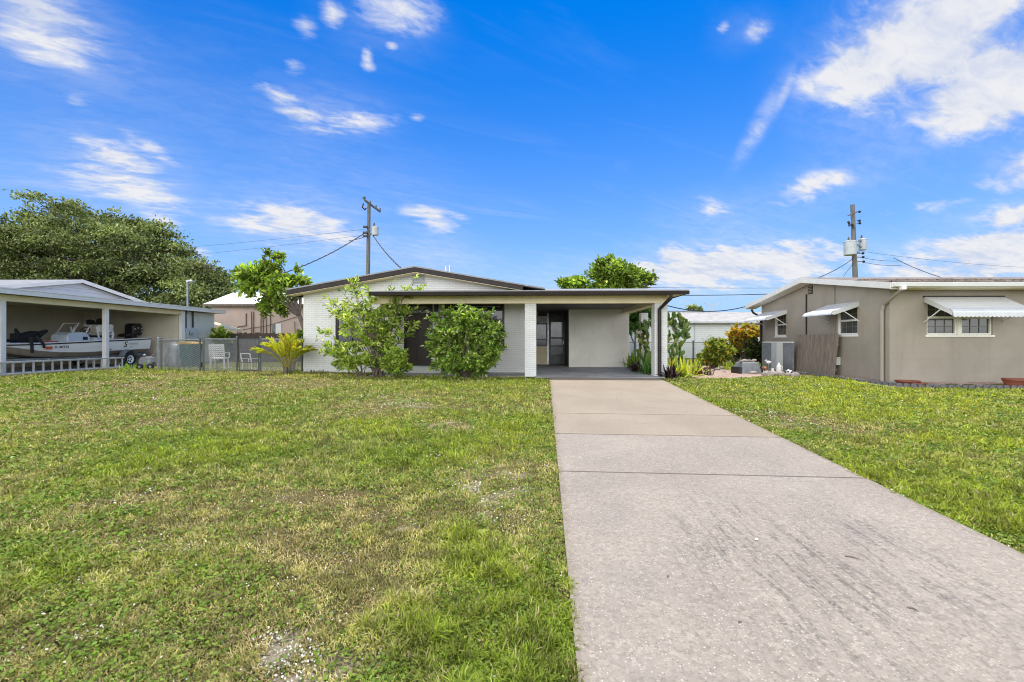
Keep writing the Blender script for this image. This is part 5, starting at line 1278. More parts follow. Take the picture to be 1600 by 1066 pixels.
# edging of scalloped blocks: each block a thing of its own
def edging():
    pts=[HR.world(-.95,4.4),HR.world(-.95,2.2),HR.world(-.85,.4),HR.world(-.45,-.75),HR.world(.6,-1.08),HR.world(2.4,-1.22),HR.world(6.2,-1.25)]
    mt=pmat('grey concrete edging',(.15,.15,.155),.2,6,rough=.9,bump=.5); proto=None; k=0
    for i in range(len(pts)-1):
        a,c=pts[i],pts[i+1]; Ls=(c-a).length; n=max(1,int(Ls/.152)); ang=math.atan2(c.y-a.y,c.x-a.x)
        for j in range(n):
            p=a.lerp(c,(j+.5)/n); z=gzf(p.x,p.y)-.04
            if proto is None:
                b=MB(); b.prism([(-.07,0),(.07,0),(.07,.10)]+[(.07*math.cos(math.pi*t/8),.10+.045*math.sin(math.pi*t/8)) for t in range(1,8)]+[(-.07,.10)],-.025,.025,'y'); o=b.build('edging_block',mt,None,bevel=.006)
                tag(o,'grey scalloped edging block in the row along the taupe wall','edging block','scalloped edging blocks along the taupe house'); proto=o
            else:
                o=proto.copy(); COL.objects.link(o)
            o.location=(p.x,p.y,z); o.rotation_euler=(random.uniform(-.06,.06),random.uniform(-.04,.04),ang+random.uniform(-.06,.06)); k+=1
edging()
def rock(label,px,Y,s,seed,group=None,m=None,cat='rock',name='rock'):
    rg=random.Random(seed); bm=bmesh.new(); bmesh.ops.create_icosphere(bm,subdivisions=3,radius=1)
    ph=[(Vector((rg.gauss(0,1),rg.gauss(0,1),rg.gauss(0,1))).normalized(),rg.uniform(.55,.9)) for _ in range(9)]
    for v in bm.verts:
        for nrm,dd_ in ph:
            e=v.co.dot(nrm)-dd_
            if e>0: v.co-=nrm*e*.85
        v.co.x*=s*1.3; v.co.y*=s; v.co.z*=s*.75
    me=bpy.data.meshes.new(name); bm.to_mesh(me); bm.free(); o=link(name,me,m or M['rock']); p=on_ground(px,Y); o.location=(p.x,p.y,p.z+s*.42); o.rotation_euler=(0,0,rg.uniform(0,6)); tag(o,label,cat,group); return o
for i,(px,Y,s) in enumerate(((1196,14.9,.13),(1206,14.8,.17),(1219,14.7,.15),(1228,14.6,.12),(1243,14.4,.13))):
    rock(['pinkish rock at the mulch edge, leftmost of the row of five','flat pinkish rock second from the left in the row by the wall','broad low rock in the middle of the row by the panel screen','dark small rock next to the black and white ball','pale rock at the lower corner of the leaning plank panel'][i],px,Y,s,100+i,'rocks edging the mulch bed')
for i,(px,Y,s,lb) in enumerate(((1112,16.6,.10,'small stone at the left of the mulch bed'),(1122,17.2,.12,'round stone below the green shrub in the mulch'),(1131,16.4,.09,'small flat stone in front of the grey tub'),(1176,15.4,.12,'stone against the right side of the grey tub'))): rock(lb,px,Y,s,200+i,'stones scattered in the mulch bed')
def tub():
    Y=15.7; p=on_ground(1167,Y); T=thing('planter_tub','low slate grey tapered tub with black ends and stones piled on top, in the mulch','planter',p,R(8))
    b=MB(); b.add([(-.40,-.3,0),(.38,-.3,0),(.38,.3,0),(-.40,.3,0),(-.28,-.2,.42),(.30,-.2,.42),(.30,.2,.42),(-.28,.2,.42)],fs); b.build('body',M['tub_grey'],T,bevel=.03)
    b=MB(); b.box(-.47,-.36,-.28,.2,.0,.26); b.box(.34,.42,-.28,.2,0,.26); b.build('end_cap',M['black'],T,bevel=.02)
    b=MB(); rg=random.Random(4)
    for k in range(9): b.ball((-.25+.07*k,rg.uniform(-.12,.1),.45+rg.uniform(0,.03)),.07,.07,.045,8,6)
    b.build('stones',M['rock'],T)
tub()
def ornament():
    p=on_ground(1201,15.9); T=thing('bird_ornament','small white bird ornament standing before the panel screen','ornament',p)
    b=MB(); b.ball((0,0,.40),.09,.045,.05); b.ball((-.08,0,.46),.03,.028,.03); b.tube([(-.10,0,.46),(-.15,0,.45)],[.012,.003],6); b.build('body',M['plastic_white'],T,smooth=True)
    b=MB(); b.tube([(0,.0,0),(0,.0,.36)],.012,6); b.build('stake',M['galv'],T)
    p=on_ground(1217,15.6); T=thing('white_jug','white plastic jug with handle standing before the panel screen','jug',p)
    b=MB(); b.lathe([(.075,0),(.085,.05),(.085,.2),(.05,.27),(.025,.30),(.025,.34)],(0,0,.05),16); b.build('body',M['plastic_white'],T,smooth=True)
    b=MB(); b.tube([(.07,0,.13),(.12,0,.17),(.12,0,.27),(.03,0,.31)],.013,8); b.build('handle',M['plastic_white'],T,smooth=True)
    p=on_ground(1207,15.7); o=MB().lathe([(.045,0),(.06,.08),(.04,.16),(.05,.18)],(0,0,.02),14).build('white_vase',M['plastic_white'],None,smooth=True); o.location=p; tag(o,'little white vase between the bird and the jug','vase')
    p=on_ground(1233,14.7); T=thing('garden_ball','white ball with black patches lying on the rock row','ball',p+Vector((0,0,.02)))
    MB().ball((0,0,.12),.085,.085,.085,16,12).build('body',M['plastic_white'],T,smooth=True)
    b=MB()
    for d in ((-.7,-.6,.2),(.3,-.9,-.1),(.1,-.3,.95)):
        v=Vector(d).normalized()*.074; b.ball((v.x,v.y,.12+v.z),.034,.034,.034,8,6)
    b.build('patch',M['black'],T,smooth=True)
    p=on_ground(1195,15.0); T=thing('path_light','short black path light stake at the mulch corner','lamp',p)
    b=MB(); b.tube([(0,0,0),(0,0,.22)],.018,8); b.build('stake',M['black'],T); b=MB(); b.lathe([(.02,.2),(.09,.23),(.08,.27),(.02,.31)],(0,0,0),12); b.build('shade',M['terracotta'],T)
ornament()
# little things on the driveway
def twig(px,py,L_,rz,label):
    x,y=GP(px,py); T=MB(); T.tube([(-L_/2,0,.004),(0,.006,.006),(L_/2,-.004,.004)],[.0035,.0045,.002],6); o=T.build('twig',M['bark'],None); o.location=(x,y,gzf(x,y)+.036); o.rotation_euler=(0,0,rz); tag(o,label,'twig','twigs on the driveway')
twig(1332,880,.085,R(-32),'thin dark twig lying across the pebbly drive, right of the white pebble'); twig(1426,962,.05,R(-38),'short twig near the right wheel scuffs'); twig(1156,983,.02,R(30),'tiny twig bit left of the scuffs'); twig(1044,910,.02,R(70),'tiny leaf stem on the pale left wheel line')
x,y=GP(1182,852); b=MB(); b.ball((0,0,.008),.014,.011,.009,10,8); o=b.build('pebble',M['plastic_white'],None,smooth=True); o.location=(x,y,gzf(x,y)+.037); tag(o,'single bright white pebble at the top of the scuff marks','pebble')

# ------------------------------------------------------------------ utility poles and lines
def pole(px,ytop,Y,lean,label,r0=.15):
    p=on_ground(px,Y); top=CZ+(533-ytop)/F*Y; T=thing('utility_pole',label,'utility pole',p)
    b=MB(); hgt=top-p.z; b.tube([(0,0,-.2),(lean*.5,0,hgt*.5),(lean,0,hgt)],[r0*1.15,r0,r0*.78],14); b.build('post',M['pole_wood'],T,smooth=True); return T,hgt,p
T1,h1,p1=pole(573,318,32,.16,'grey wooden utility pole with crossarm and one transformer, behind the brick house roof')
f1=lambda px,py,Y=32:at(px,py,Y)-p1
b=MB(); a=f1(570,313,30.9); c=f1(594,331,32.9); b.bar(a,c,.10,.13); b.build('crossarm',M['pole_wood'],T1,bevel=.01)
b=MB(); a2=f1(566.5,308,30.8); b.bar(a,a2,.07,.07)
b.build('arm_pin',M['pole_wood'],T1)
for t_ in (.0,.35,.72,1.):
    q=a.lerp(c,t_); b=MB(); b.lathe([(.02,.05),(.05,.10),(.06,.16),(.04,.2),(.05,.25),(.02,.28)],q,8); b.build('insulator',M['pole_wood'] if t_>0 else M['black'],T1)
b=MB(); q=f1(569,326,31.0); b.tube([f1(568,318,31),f1(566,324,31),f1(570,328,31),f1(573,324,31.4)],.05,8); b.build('cutout_fuse',M['black'],T1)
def can(T,f,px0,px1,y0,y1,Y,mat=None):
    a=f(px0,y1,Y); c=f(px1,y0,Y); rad=(c.x-a.x)/2; cx=(a.x+c.x)/2; b=MB(); hh=c.z-a.z
    b.lathe([(rad*.9,0),(rad,.04),(rad,hh*.88),(rad*1.06,hh*.885),(rad*1.06,hh*.93),(rad*.8,hh*.98),(rad*.3,hh)],(cx,a.y,a.z),20); o=b.build('transformer',mat or M['can_grey'],T,smooth=False)
    b=MB(); b.lathe([(.05,0),(.075,.06),(.045,.1),(.075,.15),(.045,.2),(.06,.25),(.02,.32)],(cx-rad*.3,a.y,a.z+hh*.95),10); b.build('bushing',M['bark'],o)
    b=MB(); b.bar((cx,a.y,a.z+hh*.75),(0.08,0,a.z+hh*.75),.08,.12); b.bar((cx,a.y,a.z+hh*.25),(0.08,0,a.z+hh*.25),.08,.12); b.build('bracket',M['galv'],o)
can(T1,f1,581,591.5,354,368,31.7)
b=MB(); 
for py in (355,364,369): q=f1(572.3,py,31.7); b.box(q.x-.2,q.x+.1,q.y-.15,q.y+.1,q.z-.05,q.z+.06)
b.build('rack',M['black'],T1)
T2,h2,p2=pole(1341,320,33,-.42,'leaning wooden utility pole with two transformers, behind the shingle roof',.17)
f2=lambda px,py,Y=33:at(px,py,Y)-p2
can(T2,f2,1320,1337,376,399,32.6); can(T2,f2,1342.5,1353,373,391,33.3)
b=MB(); b.bar(f2(1325,337,32.5),f2(1338,332,33),.06,.08); b.build('arm_pin',M['pole_wood'],T2)
for (px,py) in ((1327,350),(1333,354)): b=MB(); b.tube([f2(px-2,py-4,32.6),f2(px,py,32.6),f2(px+.5,py+4,32.6)],.07,8); b.build('cutout_fuse',M['black'],T2)
for (px,py) in ((1343,331),(1343,345),(1343.5,349),(1348.5,396),(1348.7,402),(1349.5,409)): b=MB(); q=f2(px,py,33); b.ball(q,.09,.09,.09,8,6); b.bar(q,(f2(1339,py,33).x,q.y,q.z),.05,.05); b.build('insulator',M['black'],T2)
def line(label,a,c,sag,rad=.013,name='power_line',group=None,twist=False):
    a=Vector(a); c=Vector(c); n=22; pts=[a.lerp(c,i/n)-Vector((0,0,4*sag*(i/n)*(1-i/n))) for i in range(n+1)]
    T=MB(); T.tube([p-a for p in pts],rad,6)
    if twist:
        m=90; q=[]
        for i in range(m+1):
            t=i/m; p=a.lerp(c,t)-Vector((0,0,4*sag*t*(1-t)))-a; an=i*1.1; q.append(p+Vector((math.cos(an)*rad*1.2,math.sin(an)*rad*1.2,math.sin(an)*rad*1.2)))
        T.tube(q,rad*.8,5)
    o=T.build(name,M['wire'],None); o.location=a; tag(o,label,'power line',group); return o
line('thick twisted service cable slanting down left from the crossarm pole towards the green tree',at(573,362,31.9),at(440,428,27),.25,.03,twist=True)
line('short slack jumper cable at the left of the crossarm pole',at(573,369,31.9),at(545,376,31),.05,.022)
line('service cable dropping right from the crossarm pole to the brick house roof',at(583,368,31.7),at(632,424,22),.15,.026,twist=True)
line('upper faint wire running left from the crossarm pole over the pink building',at(572,358,32),at(-60,402,44),.5,.008); line('lower faint wire running left from the crossarm pole over the pink building',at(572,367,32),at(-60,420,44),.5,.008)
line('thin upper wire between carport roof and taupe house',at(960,449,34),at(1320,449.5,36),.05,.016)
line('thick middle wire between carport roof and taupe house',at(1000,461,30),at(1222,459,30),.06,.026)
line('sagging lowest wire from the carport post up to the taupe roof',at(1030,474,22),at(1215,460,24),.62,.025)
line('cable slanting down left from the leaning pole to the shingle roof',at(1333,404,33),at(1262,440,24),.15,.022); line('cable slanting down right from the leaning pole behind the shingle roof',at(1396,403,33),at(1478,436,28),.1,.02)
line('upper wire running right from the leaning pole',at(1340,392,33),at(1660,420,40),.25,.009); line('middle wire running right from the leaning pole',at(1344,402,33),at(1410,408,32),.1,.014); line('lower wire running right from the leaning pole',at(1345,409,33),at(1408,415,32),.1,.014)
line('thin slack drop wire under the left transformer of the leaning pole',at(1334,412,33),at(1318,432,30),-.05,.018)
# ------------------------------------------------------------------ foliage
def leaf_mesh(name,C,D,Lg,Wd,col,droop=.25,fold=.18,up=None,rg=RNG):
    """Leaves as six-point folded blades: C base points, D directions, arrays of length and width."""
    n=len(C); D=D/np.linalg.norm(D,axis=1)[:,None]
    U=np.tile(np.array([0,0,1.]),(n,1))+rg.normal(0,.55,(n,3)) if up is None else up+rg.normal(0,.35,(n,3))
    S=np.cross(D,U); S/=np.linalg.norm(S,axis=1)[:,None]+1e-9; Nn=np.cross(S,D)
    L1=Lg[:,None]; W=Wd[:,None]/2
    m1=C+D*L1*.35; m2=C+D*L1*.75-Nn*L1*droop*.35; tip=C+D*L1-Nn*L1*droop
    V=np.stack([C,m1+S*W+Nn*W*fold*2,m2+S*W*.75+Nn*W*fold*2,tip,m2-S*W*.75+Nn*W*fold*2,m1-S*W+Nn*W*fold*2],1).reshape(-1,3)
    i=np.arange(n)*6
    q=np.concatenate([np.stack([i,i+1,i+2,i+3],1),np.stack([i,i+3,i+4,i+5],1)])
    return np_mesh(name,V,q,None,np.repeat(np.clip(col,.004,.85),6,0))
def mixcol(n,cols,wts,var=.25,rg=RNG):
    cols=np.array(cols); k=rg.choice(len(cols),n,p=np.array(wts)/sum(wts)); return cols[k]*rg.uniform(1-var,1+var,n)[:,None]
def rdir(n,up=.2,rg=RNG):
    v=rg.normal(0,1,(n,3)); v/=np.linalg.norm(v,axis=1)[:,None]; v[:,2]+=up; return v
def bez(a,b_,c,n=10): return [a*(1-t)**2+b_*2*t*(1-t)+c*t*t for t in [i/n for i in range(n+1)]]

def crown_tree(name,label,base,lobes,Y,depth,nclump,nleaf,leaf,cols,wts,trunk_r,mat='leaf_dull',group=None,squash=.55,cat='tree',fork=None,clump=.26,shell=(.55,1.02),up=.35,extra=None):
    """lobes in photograph pixels (centre and half sizes) at depth Y, given a real depth of their own."""
    rg=np.random.default_rng(abs(hash(label))%9999 if False else len(label)*37+int(base[0]*10)%97)
    base=Vector(base); T=thing(name,label,cat,base,0,group); b=MB(); C=[];OUT=[];RAD=[]
    fk=Vector(fork)-base if fork is not None else None
    areas=np.array([l_[2]*l_[3] for l_ in lobes],float); areas/=areas.sum()
    cents=[]
    for (px,py,rx,ry,*dd),ar in zip(lobes,areas):
        off=dd[0] if dd else rg.uniform(-.6,.6)*depth
        c=np.array(at(px,py,Y+off))-np.array(base); rx_,ry_=rx/F*Y,ry/F*Y; rd=min(depth,max(rx_,.6*depth))
        cents.append(Vector(c)); n=max(4,int(nclump*ar))
        v=rg.normal(0,1,(n,3)); v/=np.linalg.norm(v,axis=1)[:,None]; s=rg.uniform(*shell,n)[:,None]
        v[:,2]=np.where(v[:,2]<-.75,-v[:,2],v[:,2])
        p=c+v*s*np.array([rx_,rd,ry_]); C.append(p); OUT.append(v); RAD.append(np.full(n,min(rx_,ry_)*clump)*rg.uniform(.7,1.4,n))
    # trunk and limbs
    top=fk if fk is not None else Vector((sum(c.x for c in cents)/len(cents)*.4,sum(c.y for c in cents)/len(cents)*.4,min(c.z for c in cents)*.55))
    b.tube([Vector((0,0,-.1)),top*.5+Vector((trunk_r*.3,0,0)),top],[trunk_r*1.25,trunk_r,trunk_r*.85],12); lim=MB()
    for c in cents:
        mid=(top+c)*.5+Vector((rg.uniform(-.4,.4),rg.uniform(-.4,.4),.12*(c-top).length)); pts=bez(top,mid,c,6); lim.tube(pts,trunk_r*.55,7,trunk_r*.12)
    for c,P in zip(cents,C):
        for p in P[::max(1,len(P)//14)]:
            pv=Vector(p); lim.tube([c.lerp(pv,-.05),c.lerp(pv,.55)+Vector((0,0,.05*(pv-c).length)),pv],[trunk_r*.14,trunk_r*.08,trunk_r*.03],5)
    b.build('trunk',M['bark'],T,smooth=True); lim.build('limbs',M['bark'],T,smooth=True)
    C=np.concatenate(C); OUT=np.concatenate(OUT); RAD=np.concatenate(RAD)
    k=rg.choice(len(C),nleaf,p=RAD**2/np.sum(RAD**2)); g3=rg.normal(0,.62,(nleaf,3)); g3[:,2]*=squash
    P=C[k]+g3*RAD[k][:,None]; D=OUT[k]*.8+rg.normal(0,.8,(nleaf,3)); D[:,2]+=up*.4
    tone=rg.uniform(.5,1.5,len(C))[k][:,None]
    col=mixcol(nleaf,cols,wts,.28,rg)*tone
    Lg=leaf*rg.uniform(.7,1.35,nleaf); me=leaf_mesh('crown',P,D,Lg,Lg*.5,col,rg=rg)
    link('crown',me,M[mat],T); return T
OAK=[(.175,.22,.075),(.27,.31,.12),(.095,.13,.045),(.37,.38,.18)]
crown_tree('oak_tree','huge dark evergreen oak spreading behind the carport roof on the left',on_ground(150,42),
 [(130,372,95,42),(60,392,80,42),(195,388,75,40),(10,410,70,48),(235,412,62,42),(100,410,110,52),(180,432,95,50),(40,448,80,50),(255,432,55,40),(100,334,42,17,0),(150,346,45,18,0),(200,362,40,18,0),(30,362,40,16,0),(120,466,110,42),(230,470,66,40),(-30,440,60,60),(120,320,20,10,0),(285,415,20,20,0)],42,6.,500,110000,.235,OAK,[5,4,4,1.6],.5,clump=.31,squash=.38,shell=(.6,1.15))
crown_tree('oak_tree','smaller dark round oak lobe hanging beside the service mast, right of the huge oak',on_ground(330,36),
 [(322,440,36,30),(338,462,28,28),(300,470,40,30),(350,480,14,14),(318,420,24,12,0)],36,3.2,120,20000,.2,OAK,[5,4,4,1.6],.22,clump=.40,squash=.45,shell=(.55,1.1))
LIME=[(.21,.32,.04),(.33,.43,.065),(.11,.19,.025),(.50,.56,.13)]
crown_tree('almond_tree','light green open tree with upright tufts, between the pink building and the brick house',on_ground(492,26.5),
 [(392,440,26,18),(420,410,13,20,0),(432,402,10,10,0),(408,446,24,14),(440,425,12,14),(398,425,18,12),(462,436,14,12,0),(444,455,20,16),(430,480,20,16),(410,462,22,10),(470,440,8,8,0),(380,432,12,10,0),(450,470,16,8)],26.5,1.3,80,5200,.26,LIME,[4,4,3,1.4],.14,'leaf',fork=on_ground(468,26.5)+Vector((0,0,2.6)),clump=.42,squash=.8,up=1.2)
crown_tree('almond_tree','bright green tufted tree rising behind the carport roof',on_ground(970,34),
 [(960,440,34,22),(992,438,26,14),(950,422,16,14,0),(975,428,20,12),(1012,442,12,7,0),(957,411,8,9,0)],34,2.0,80,6400,.30,LIME,[4,4,3,1.4],.2,'leaf',clump=.40,shell=(.5,1.12),squash=.8,up=1.2)
crown_tree('almond_tree','low green tuft of leaves just over the carport roof, left of the taller tree',on_ground(893,35),
 [(882,446,10,7),(900,444,12,8),(912,448,8,6)],35,1.,40,1300,.34,LIME,[4,4,3,1.4],.1,'leaf',clump=.5,up=1.2)
crown_tree('round_tree','tiny dark round tree far beyond the siding house roof',on_ground(1085,70),[(1085,487,8,7),(1081,489,5,5),(1089,489,5,5)],70,1.,30,1500,.35,OAK,[3,3,4,1],.12,clump=.5)
crown_tree('shade_tree','dark green leafy tree seen through the carport opening behind the back post',on_ground(990,24.5),
 [(988,500,16,20),(1000,488,14,12),(1012,497,10,16),(984,516,10,10)],24.5,1.6,90,4200,.2,[(.035,.10,.02),(.06,.16,.03),(.10,.20,.04)],[4,3,2],.08,'leaf',clump=.4)

# ------------------------------------------------------------------ the two shrubs before the brick house
def stem_shrub(name,label,base,tips,cols,wts,leaf,per,rg,twigs=3,spread=.0,mat='leaf',start=.35,r=.022,ratio=.36,twl=.30):
    base=Vector(base); T=thing(name,label,'shrub',base); b=MB(); C=[];D=[]
    for tip in tips:
        t=Vector(tip)-base; rt=Vector((rg.normal(0,.10),rg.normal(0,.10),0)); ctl=Vector((t.x*.25+rt.x,t.y*.25+rt.y,t.z*.62)) if t.z>.5 else Vector((t.x*.55,t.y*.55,t.z*.9+.15))
        pts=bez(rt*.6,ctl,t,12); b.tube(pts,[r*(1-.8*i/12) for i in range(13)],6)
        n=len(pts)
        segs=[(pts,start)]
        for _ in range(twigs):
            i=int(rg.uniform(.35,.95)*(n-1)); d=(pts[min(i+1,n-1)]-pts[max(0,i-1)]).normalized(); w=Vector(rg.normal(0,1,3)); w=(d*.55+w.normalized()*.8+Vector((0,0,.25))).normalized(); ln=twl*rg.uniform(.6,1.3)
            q=bez(pts[i],pts[i]+w*ln*.5+Vector((0,0,.03)),pts[i]+w*ln,6); b.tube(q,r*.32,5,r*.1); segs.append((q,.15))
        for q,s0 in segs:
            k=int(per*(1 if q is pts else .75))
            for _ in range(k):
                u=s0+(1-s0)*rg.random()**.75; f_=u*(len(q)-1); i=min(int(f_),len(q)-2); p=q[i].lerp(q[i+1],f_-i); d=(q[i+1]-q[i]).normalized()
                o=Vector(rg.normal(0,1,3)); o=(o-d*o.dot(d)).normalized(); C.append(p+o*.012); D.append(o*.85+d*.75+Vector((0,0,.22)))
    b.build('stems',M['bark'],T,smooth=True)
    C=np.array([tuple(c) for c in C]); D=np.array([tuple(d) for d in D]); n=len(C); Lg=leaf*rg.uniform(.6,1.3,n); col=mixcol(n,cols,wts,.25,rg)
    link('foliage',leaf_mesh('foliage',C,D,Lg,Lg*ratio,col,droop=.3,rg=rg),M[mat],T); return T
rg=np.random.default_rng(5)
YB=14.75
tp=[(500,470),(506,463),(520,472),(530,452),(545,440),(556,434),(551,455),(575,448),(582,460),(613,438),(612,450),(650,432),(645,446),(668,440),(662,452),(636,470),(652,478),(655,505),(640,520),(628,545),(618,560),(600,500),(595,520),(612,520),(580,490),(565,500),(560,475),(545,490),(528,492),(520,485),(600,470),(590,480),(622,478),(630,500),(560,520),(605,540),(590,545),(610,490),(575,470)]
tips=[at(a,b_,YB+rg.uniform(-.75,.65)) for a,b_ in tp]
LB=[(.38,.50,.07),(.52,.62,.12),(.21,.33,.045),(.70,.74,.27),(.09,.17,.028)]
stem_shrub('flowering_shrub','tall airy light green shrub with upright shoots covering the left window',on_ground(592,YB),tips,LB,[4,4,3,2.6,1.2],.15,19,rg,5,r=.024,start=.5)
tp=[(494,528),(500,515),(508,535),(520,548),(500,550),(532,540),(530,515),(540,560),(555,545),(545,575),(565,565),(525,570),(575,555),(585,570),(505,540)]
tips=[at(a,b_,14.6+rg.uniform(-.4,.5)) for a,b_ in tp]
stem_shrub('flowering_shrub','low sprawling light green shrub at the foot of the left window, beside the yellow palm',on_ground(562,14.6),tips,LB,[4,4,3,2.6,1.2],.14,24,rg,5,r=.016,start=.35)
tp=[(612,555),(622,565),(600,575),(632,560),(618,580),(607,582),(640,575),(628,584),(600,560),(625,550)]
tips=[at(a,b_,14.1+rg.uniform(-.3,.3)) for a,b_ in tp]
stem_shrub('flowering_shrub','knee high leafy clump in front of the pier left of the front door',on_ground(617,14.1),tips,LB,[4,3,4,2,1.5],.13,40,rg,4,r=.012,start=.2)
# the dense round one
tp=[]
for k in range(150):
    a=rg.uniform(0,2*math.pi); q=rg.uniform(.45,1.)**.5; x,y=728+63*q*math.cos(a),531-50*q*math.sin(a)
    if y>583: y=583-rg.uniform(0,12)
    tp.append((x,y))
tp+=[(716,476),(725,478),(729,474),(757,482),(771,484),(766,490),(704,482),(692,480),(670,486),(664,494),(663,540),(668,555),(790,545),(793,540),(790,520),(784,500),(780,560),(672,575),(760,585),(700,580)]
tips=[at(a,b_,14.15+rg.uniform(-.95,.75)*math.sqrt(max(.1,1-((a-728)/70)**2))) for a,b_ in tp]
stem_shrub('round_shrub','dense round green shrub with pale leaf tips, before the right front window',on_ground(728,14.2),tips,[(.18,.32,.045),(.31,.45,.07),(.08,.17,.026),(.54,.62,.13),(.82,.82,.54)],[5,4,3,3.4,1.1],.12,38,rg,4,r=.016,start=.45,ratio=.44,twl=.24)

# ------------------------------------------------------------------ palms and strap-leaved plants
def palm(label,px,py,Y,n,Lf,rg):
    base=on_ground(px,Y); T=thing('areca_palm',label,'palm',base); b=MB(); C=[];D=[];S=[];COLS=[]
    for k in range(5): 
        x=rg.uniform(-.14,.14); y=rg.uniform(-.12,.12); b.tube([(x*.6,y*.6,-.03),(x,y,.2),(x*1.5,y*1.5,.45)],[.035,.028,.02],7)
    fr=MB()
    for k in range(n):
        az=2*math.pi*k/n+rg.uniform(-.3,.3); el=rg.uniform(.85,1.5); ln=Lf*rg.uniform(.75,1.15); d=Vector((math.cos(az)*math.cos(el),math.sin(az)*math.cos(el),math.sin(el)))
        p0=Vector((math.cos(az)*.06,math.sin(az)*.06,.25)); tip=p0+Vector((d.x*ln*1.0,d.y*ln*1.0,d.z*ln*.78-.28*ln*math.cos(el))); pts=bez(p0,p0+d*ln*.62,tip,14); fr.tube(pts,.011,5,.004)
        tone=rg.random()
        for i in range(4,14):
            for j in range(2):
                q=pts[i].lerp(pts[min(i+1,14)],j*.5); dd=(pts[min(i+1,14)]-pts[i-1]).normalized(); s=dd.cross(Vector((0,0,1))).normalized()
                for sg in (-1,1):
                    C.append(tuple(q)); v=dd*1.0+s*sg*.62+Vector((0,0,.22)); D.append(tuple(v)); S.append((.27*math.sin(math.pi*(i-2)/13.5)+.05)*rg.uniform(.8,1.15))
                    COLS.append([(.62,.60,.05),(.42,.52,.05),(.70,.58,.07),(.62,.46,.18)][rg.choice(4,p=[.38,.30,.22,.10])])
    b.build('trunks',M['bark'],T,smooth=True); fr.build('frond_stems',pmat('yellow green frond stem',(.34,.30,.06),.1,5),T,smooth=True)
    C=np.array(C);D=np.array(D);S=np.array(S); col=np.array(COLS)*rg.uniform(.75,1.25,len(S))[:,None]
    link('fronds',leaf_mesh('fronds',C,D,S,np.full(len(S),.032),col,droop=.18,fold=.1,rg=rg),M['leaf'],T)
palm('bushy yellow green areca palm at the left corner of the brick house',449,584,15.6,28,1.3,np.random.default_rng(8))
def straps(name,label,base,n,Lr,Wr,cols,wts,rg,arch=.5,group=None,cat='plant',spread=.12,el0=.55,el1=1.45):
    base=Vector(base); T=thing(name,label,cat,base,0,group); V=[];Q=[];CO=[]; S=7
    for k in range(n):
        az=rg.uniform(0,2*math.pi); el=rg.uniform(el0,el1); ln=rg.uniform(*Lr); w=rg.uniform(*Wr); p=np.array([rg.normal(0,spread),rg.normal(0,spread),0.]); d=np.array([math.cos(az)*math.cos(el),math.sin(az)*math.cos(el),math.sin(el)]); s=np.array([-math.sin(az),math.cos(az),0]); c=np.array(cols[rg.choice(len(cols),p=np.array(wts)/sum(wts))])*rg.uniform(.75,1.25); nn=np.cross(s,d)
        for i in range(S+1):
            t=i/S; q=p+d*ln*t+np.array([0,0,-1.])*ln*arch*t*t*math.cos(el)*1.2; ww=w/2*(math.sin(math.pi*min(.5,.18+t*.5))*(1-t**3)+.03)
            V+= [q-s*ww+nn*ww*.5,q,q+s*ww+nn*ww*.5]; CO+=[c*(.8+.3*t)]*3
        b0=len(V)-3*(S+1)
        for i in range(S):
            a=b0+3*i; Q+=[(a,a+1,a+4,a+3),(a+1,a+2,a+5,a+4)]
    V=np.array(V); V[:,2]=np.maximum(V[:,2],.004)
    link('leaves',np_mesh('leaves',V,np.array(Q),None,np.clip(np.array(CO),.004,.8)),M['leaf'],T)
    MB().lathe([(.03,-.03),(.035,.06),(.015,.14)],(0,0,0),8).build('crown_base',M['bark'],T); return T
rg=np.random.default_rng(21)
YEL=[(.56,.56,.05),(.40,.48,.045),(.66,.58,.10),(.22,.34,.04)]; PUR=[(.055,.018,.03),(.03,.014,.022),(.10,.03,.045)]; GRN_=[(.12,.27,.04),(.19,.36,.06),(.07,.16,.03)]
straps('bromeliad','bright yellow green strap leaved clump right of the carport post, nearest the lawn',on_ground(1062,14.6),70,(.5,.85),(.05,.08),YEL,[5,4,2,2],rg,.55,spread=.2)
straps('bromeliad','yellow green strap leaved clump behind, right of the nearest one by the post',on_ground(1081,15.1),62,(.5,.85),(.05,.08),YEL,[5,4,2,3],rg,.55,spread=.2)
straps('bromeliad','paler yellow strap leaved clump tucked behind the brown downspout',on_ground(1050,15.4),40,(.45,.8),(.045,.07),YEL,[4,5,2,3],rg,.5,spread=.15)
straps('cordyline','dark purple spiky plant at the foot of the downspout',on_ground(1048,14.2),46,(.35,.6),(.05,.075),PUR,[4,3,2],rg,.5,spread=.08)
straps('cordyline','reddish purple leafy plant at the right end of the yellow clumps',on_ground(1093,14.9),40,(.35,.55),(.05,.08),[(.12,.035,.035),(.07,.03,.03),(.16,.10,.05)],[3,3,2],rg,.5,spread=.14)
straps('cordyline','dark purple plant beside the carport slab, in front of the back post',on_ground(994,16.4),34,(.4,.65),(.05,.08),PUR,[4,3,1],rg,.5,spread=.10)
straps('flax_lily','green strap leaved clump left of the front carport post',on_ground(1014,15.4),70,(.6,.95),(.03,.05),GRN_,[4,4,3],rg,.6,spread=.14)
straps('flax_lily','taller green strap clump behind the first, between the two carport posts',on_ground(1011,16.6),48,(.6,.95),(.035,.055),GRN_,[4,3,3],rg,.6,spread=.14)
straps('ginger_plant','yellow green leafy plant at the right edge of the carport back wall',on_ground(989,18.6),60,(.5,.95),(.07,.11),[(.26,.36,.05),(.16,.28,.035),(.36,.42,.10)],[4,3,2],rg,.45,spread=.14)
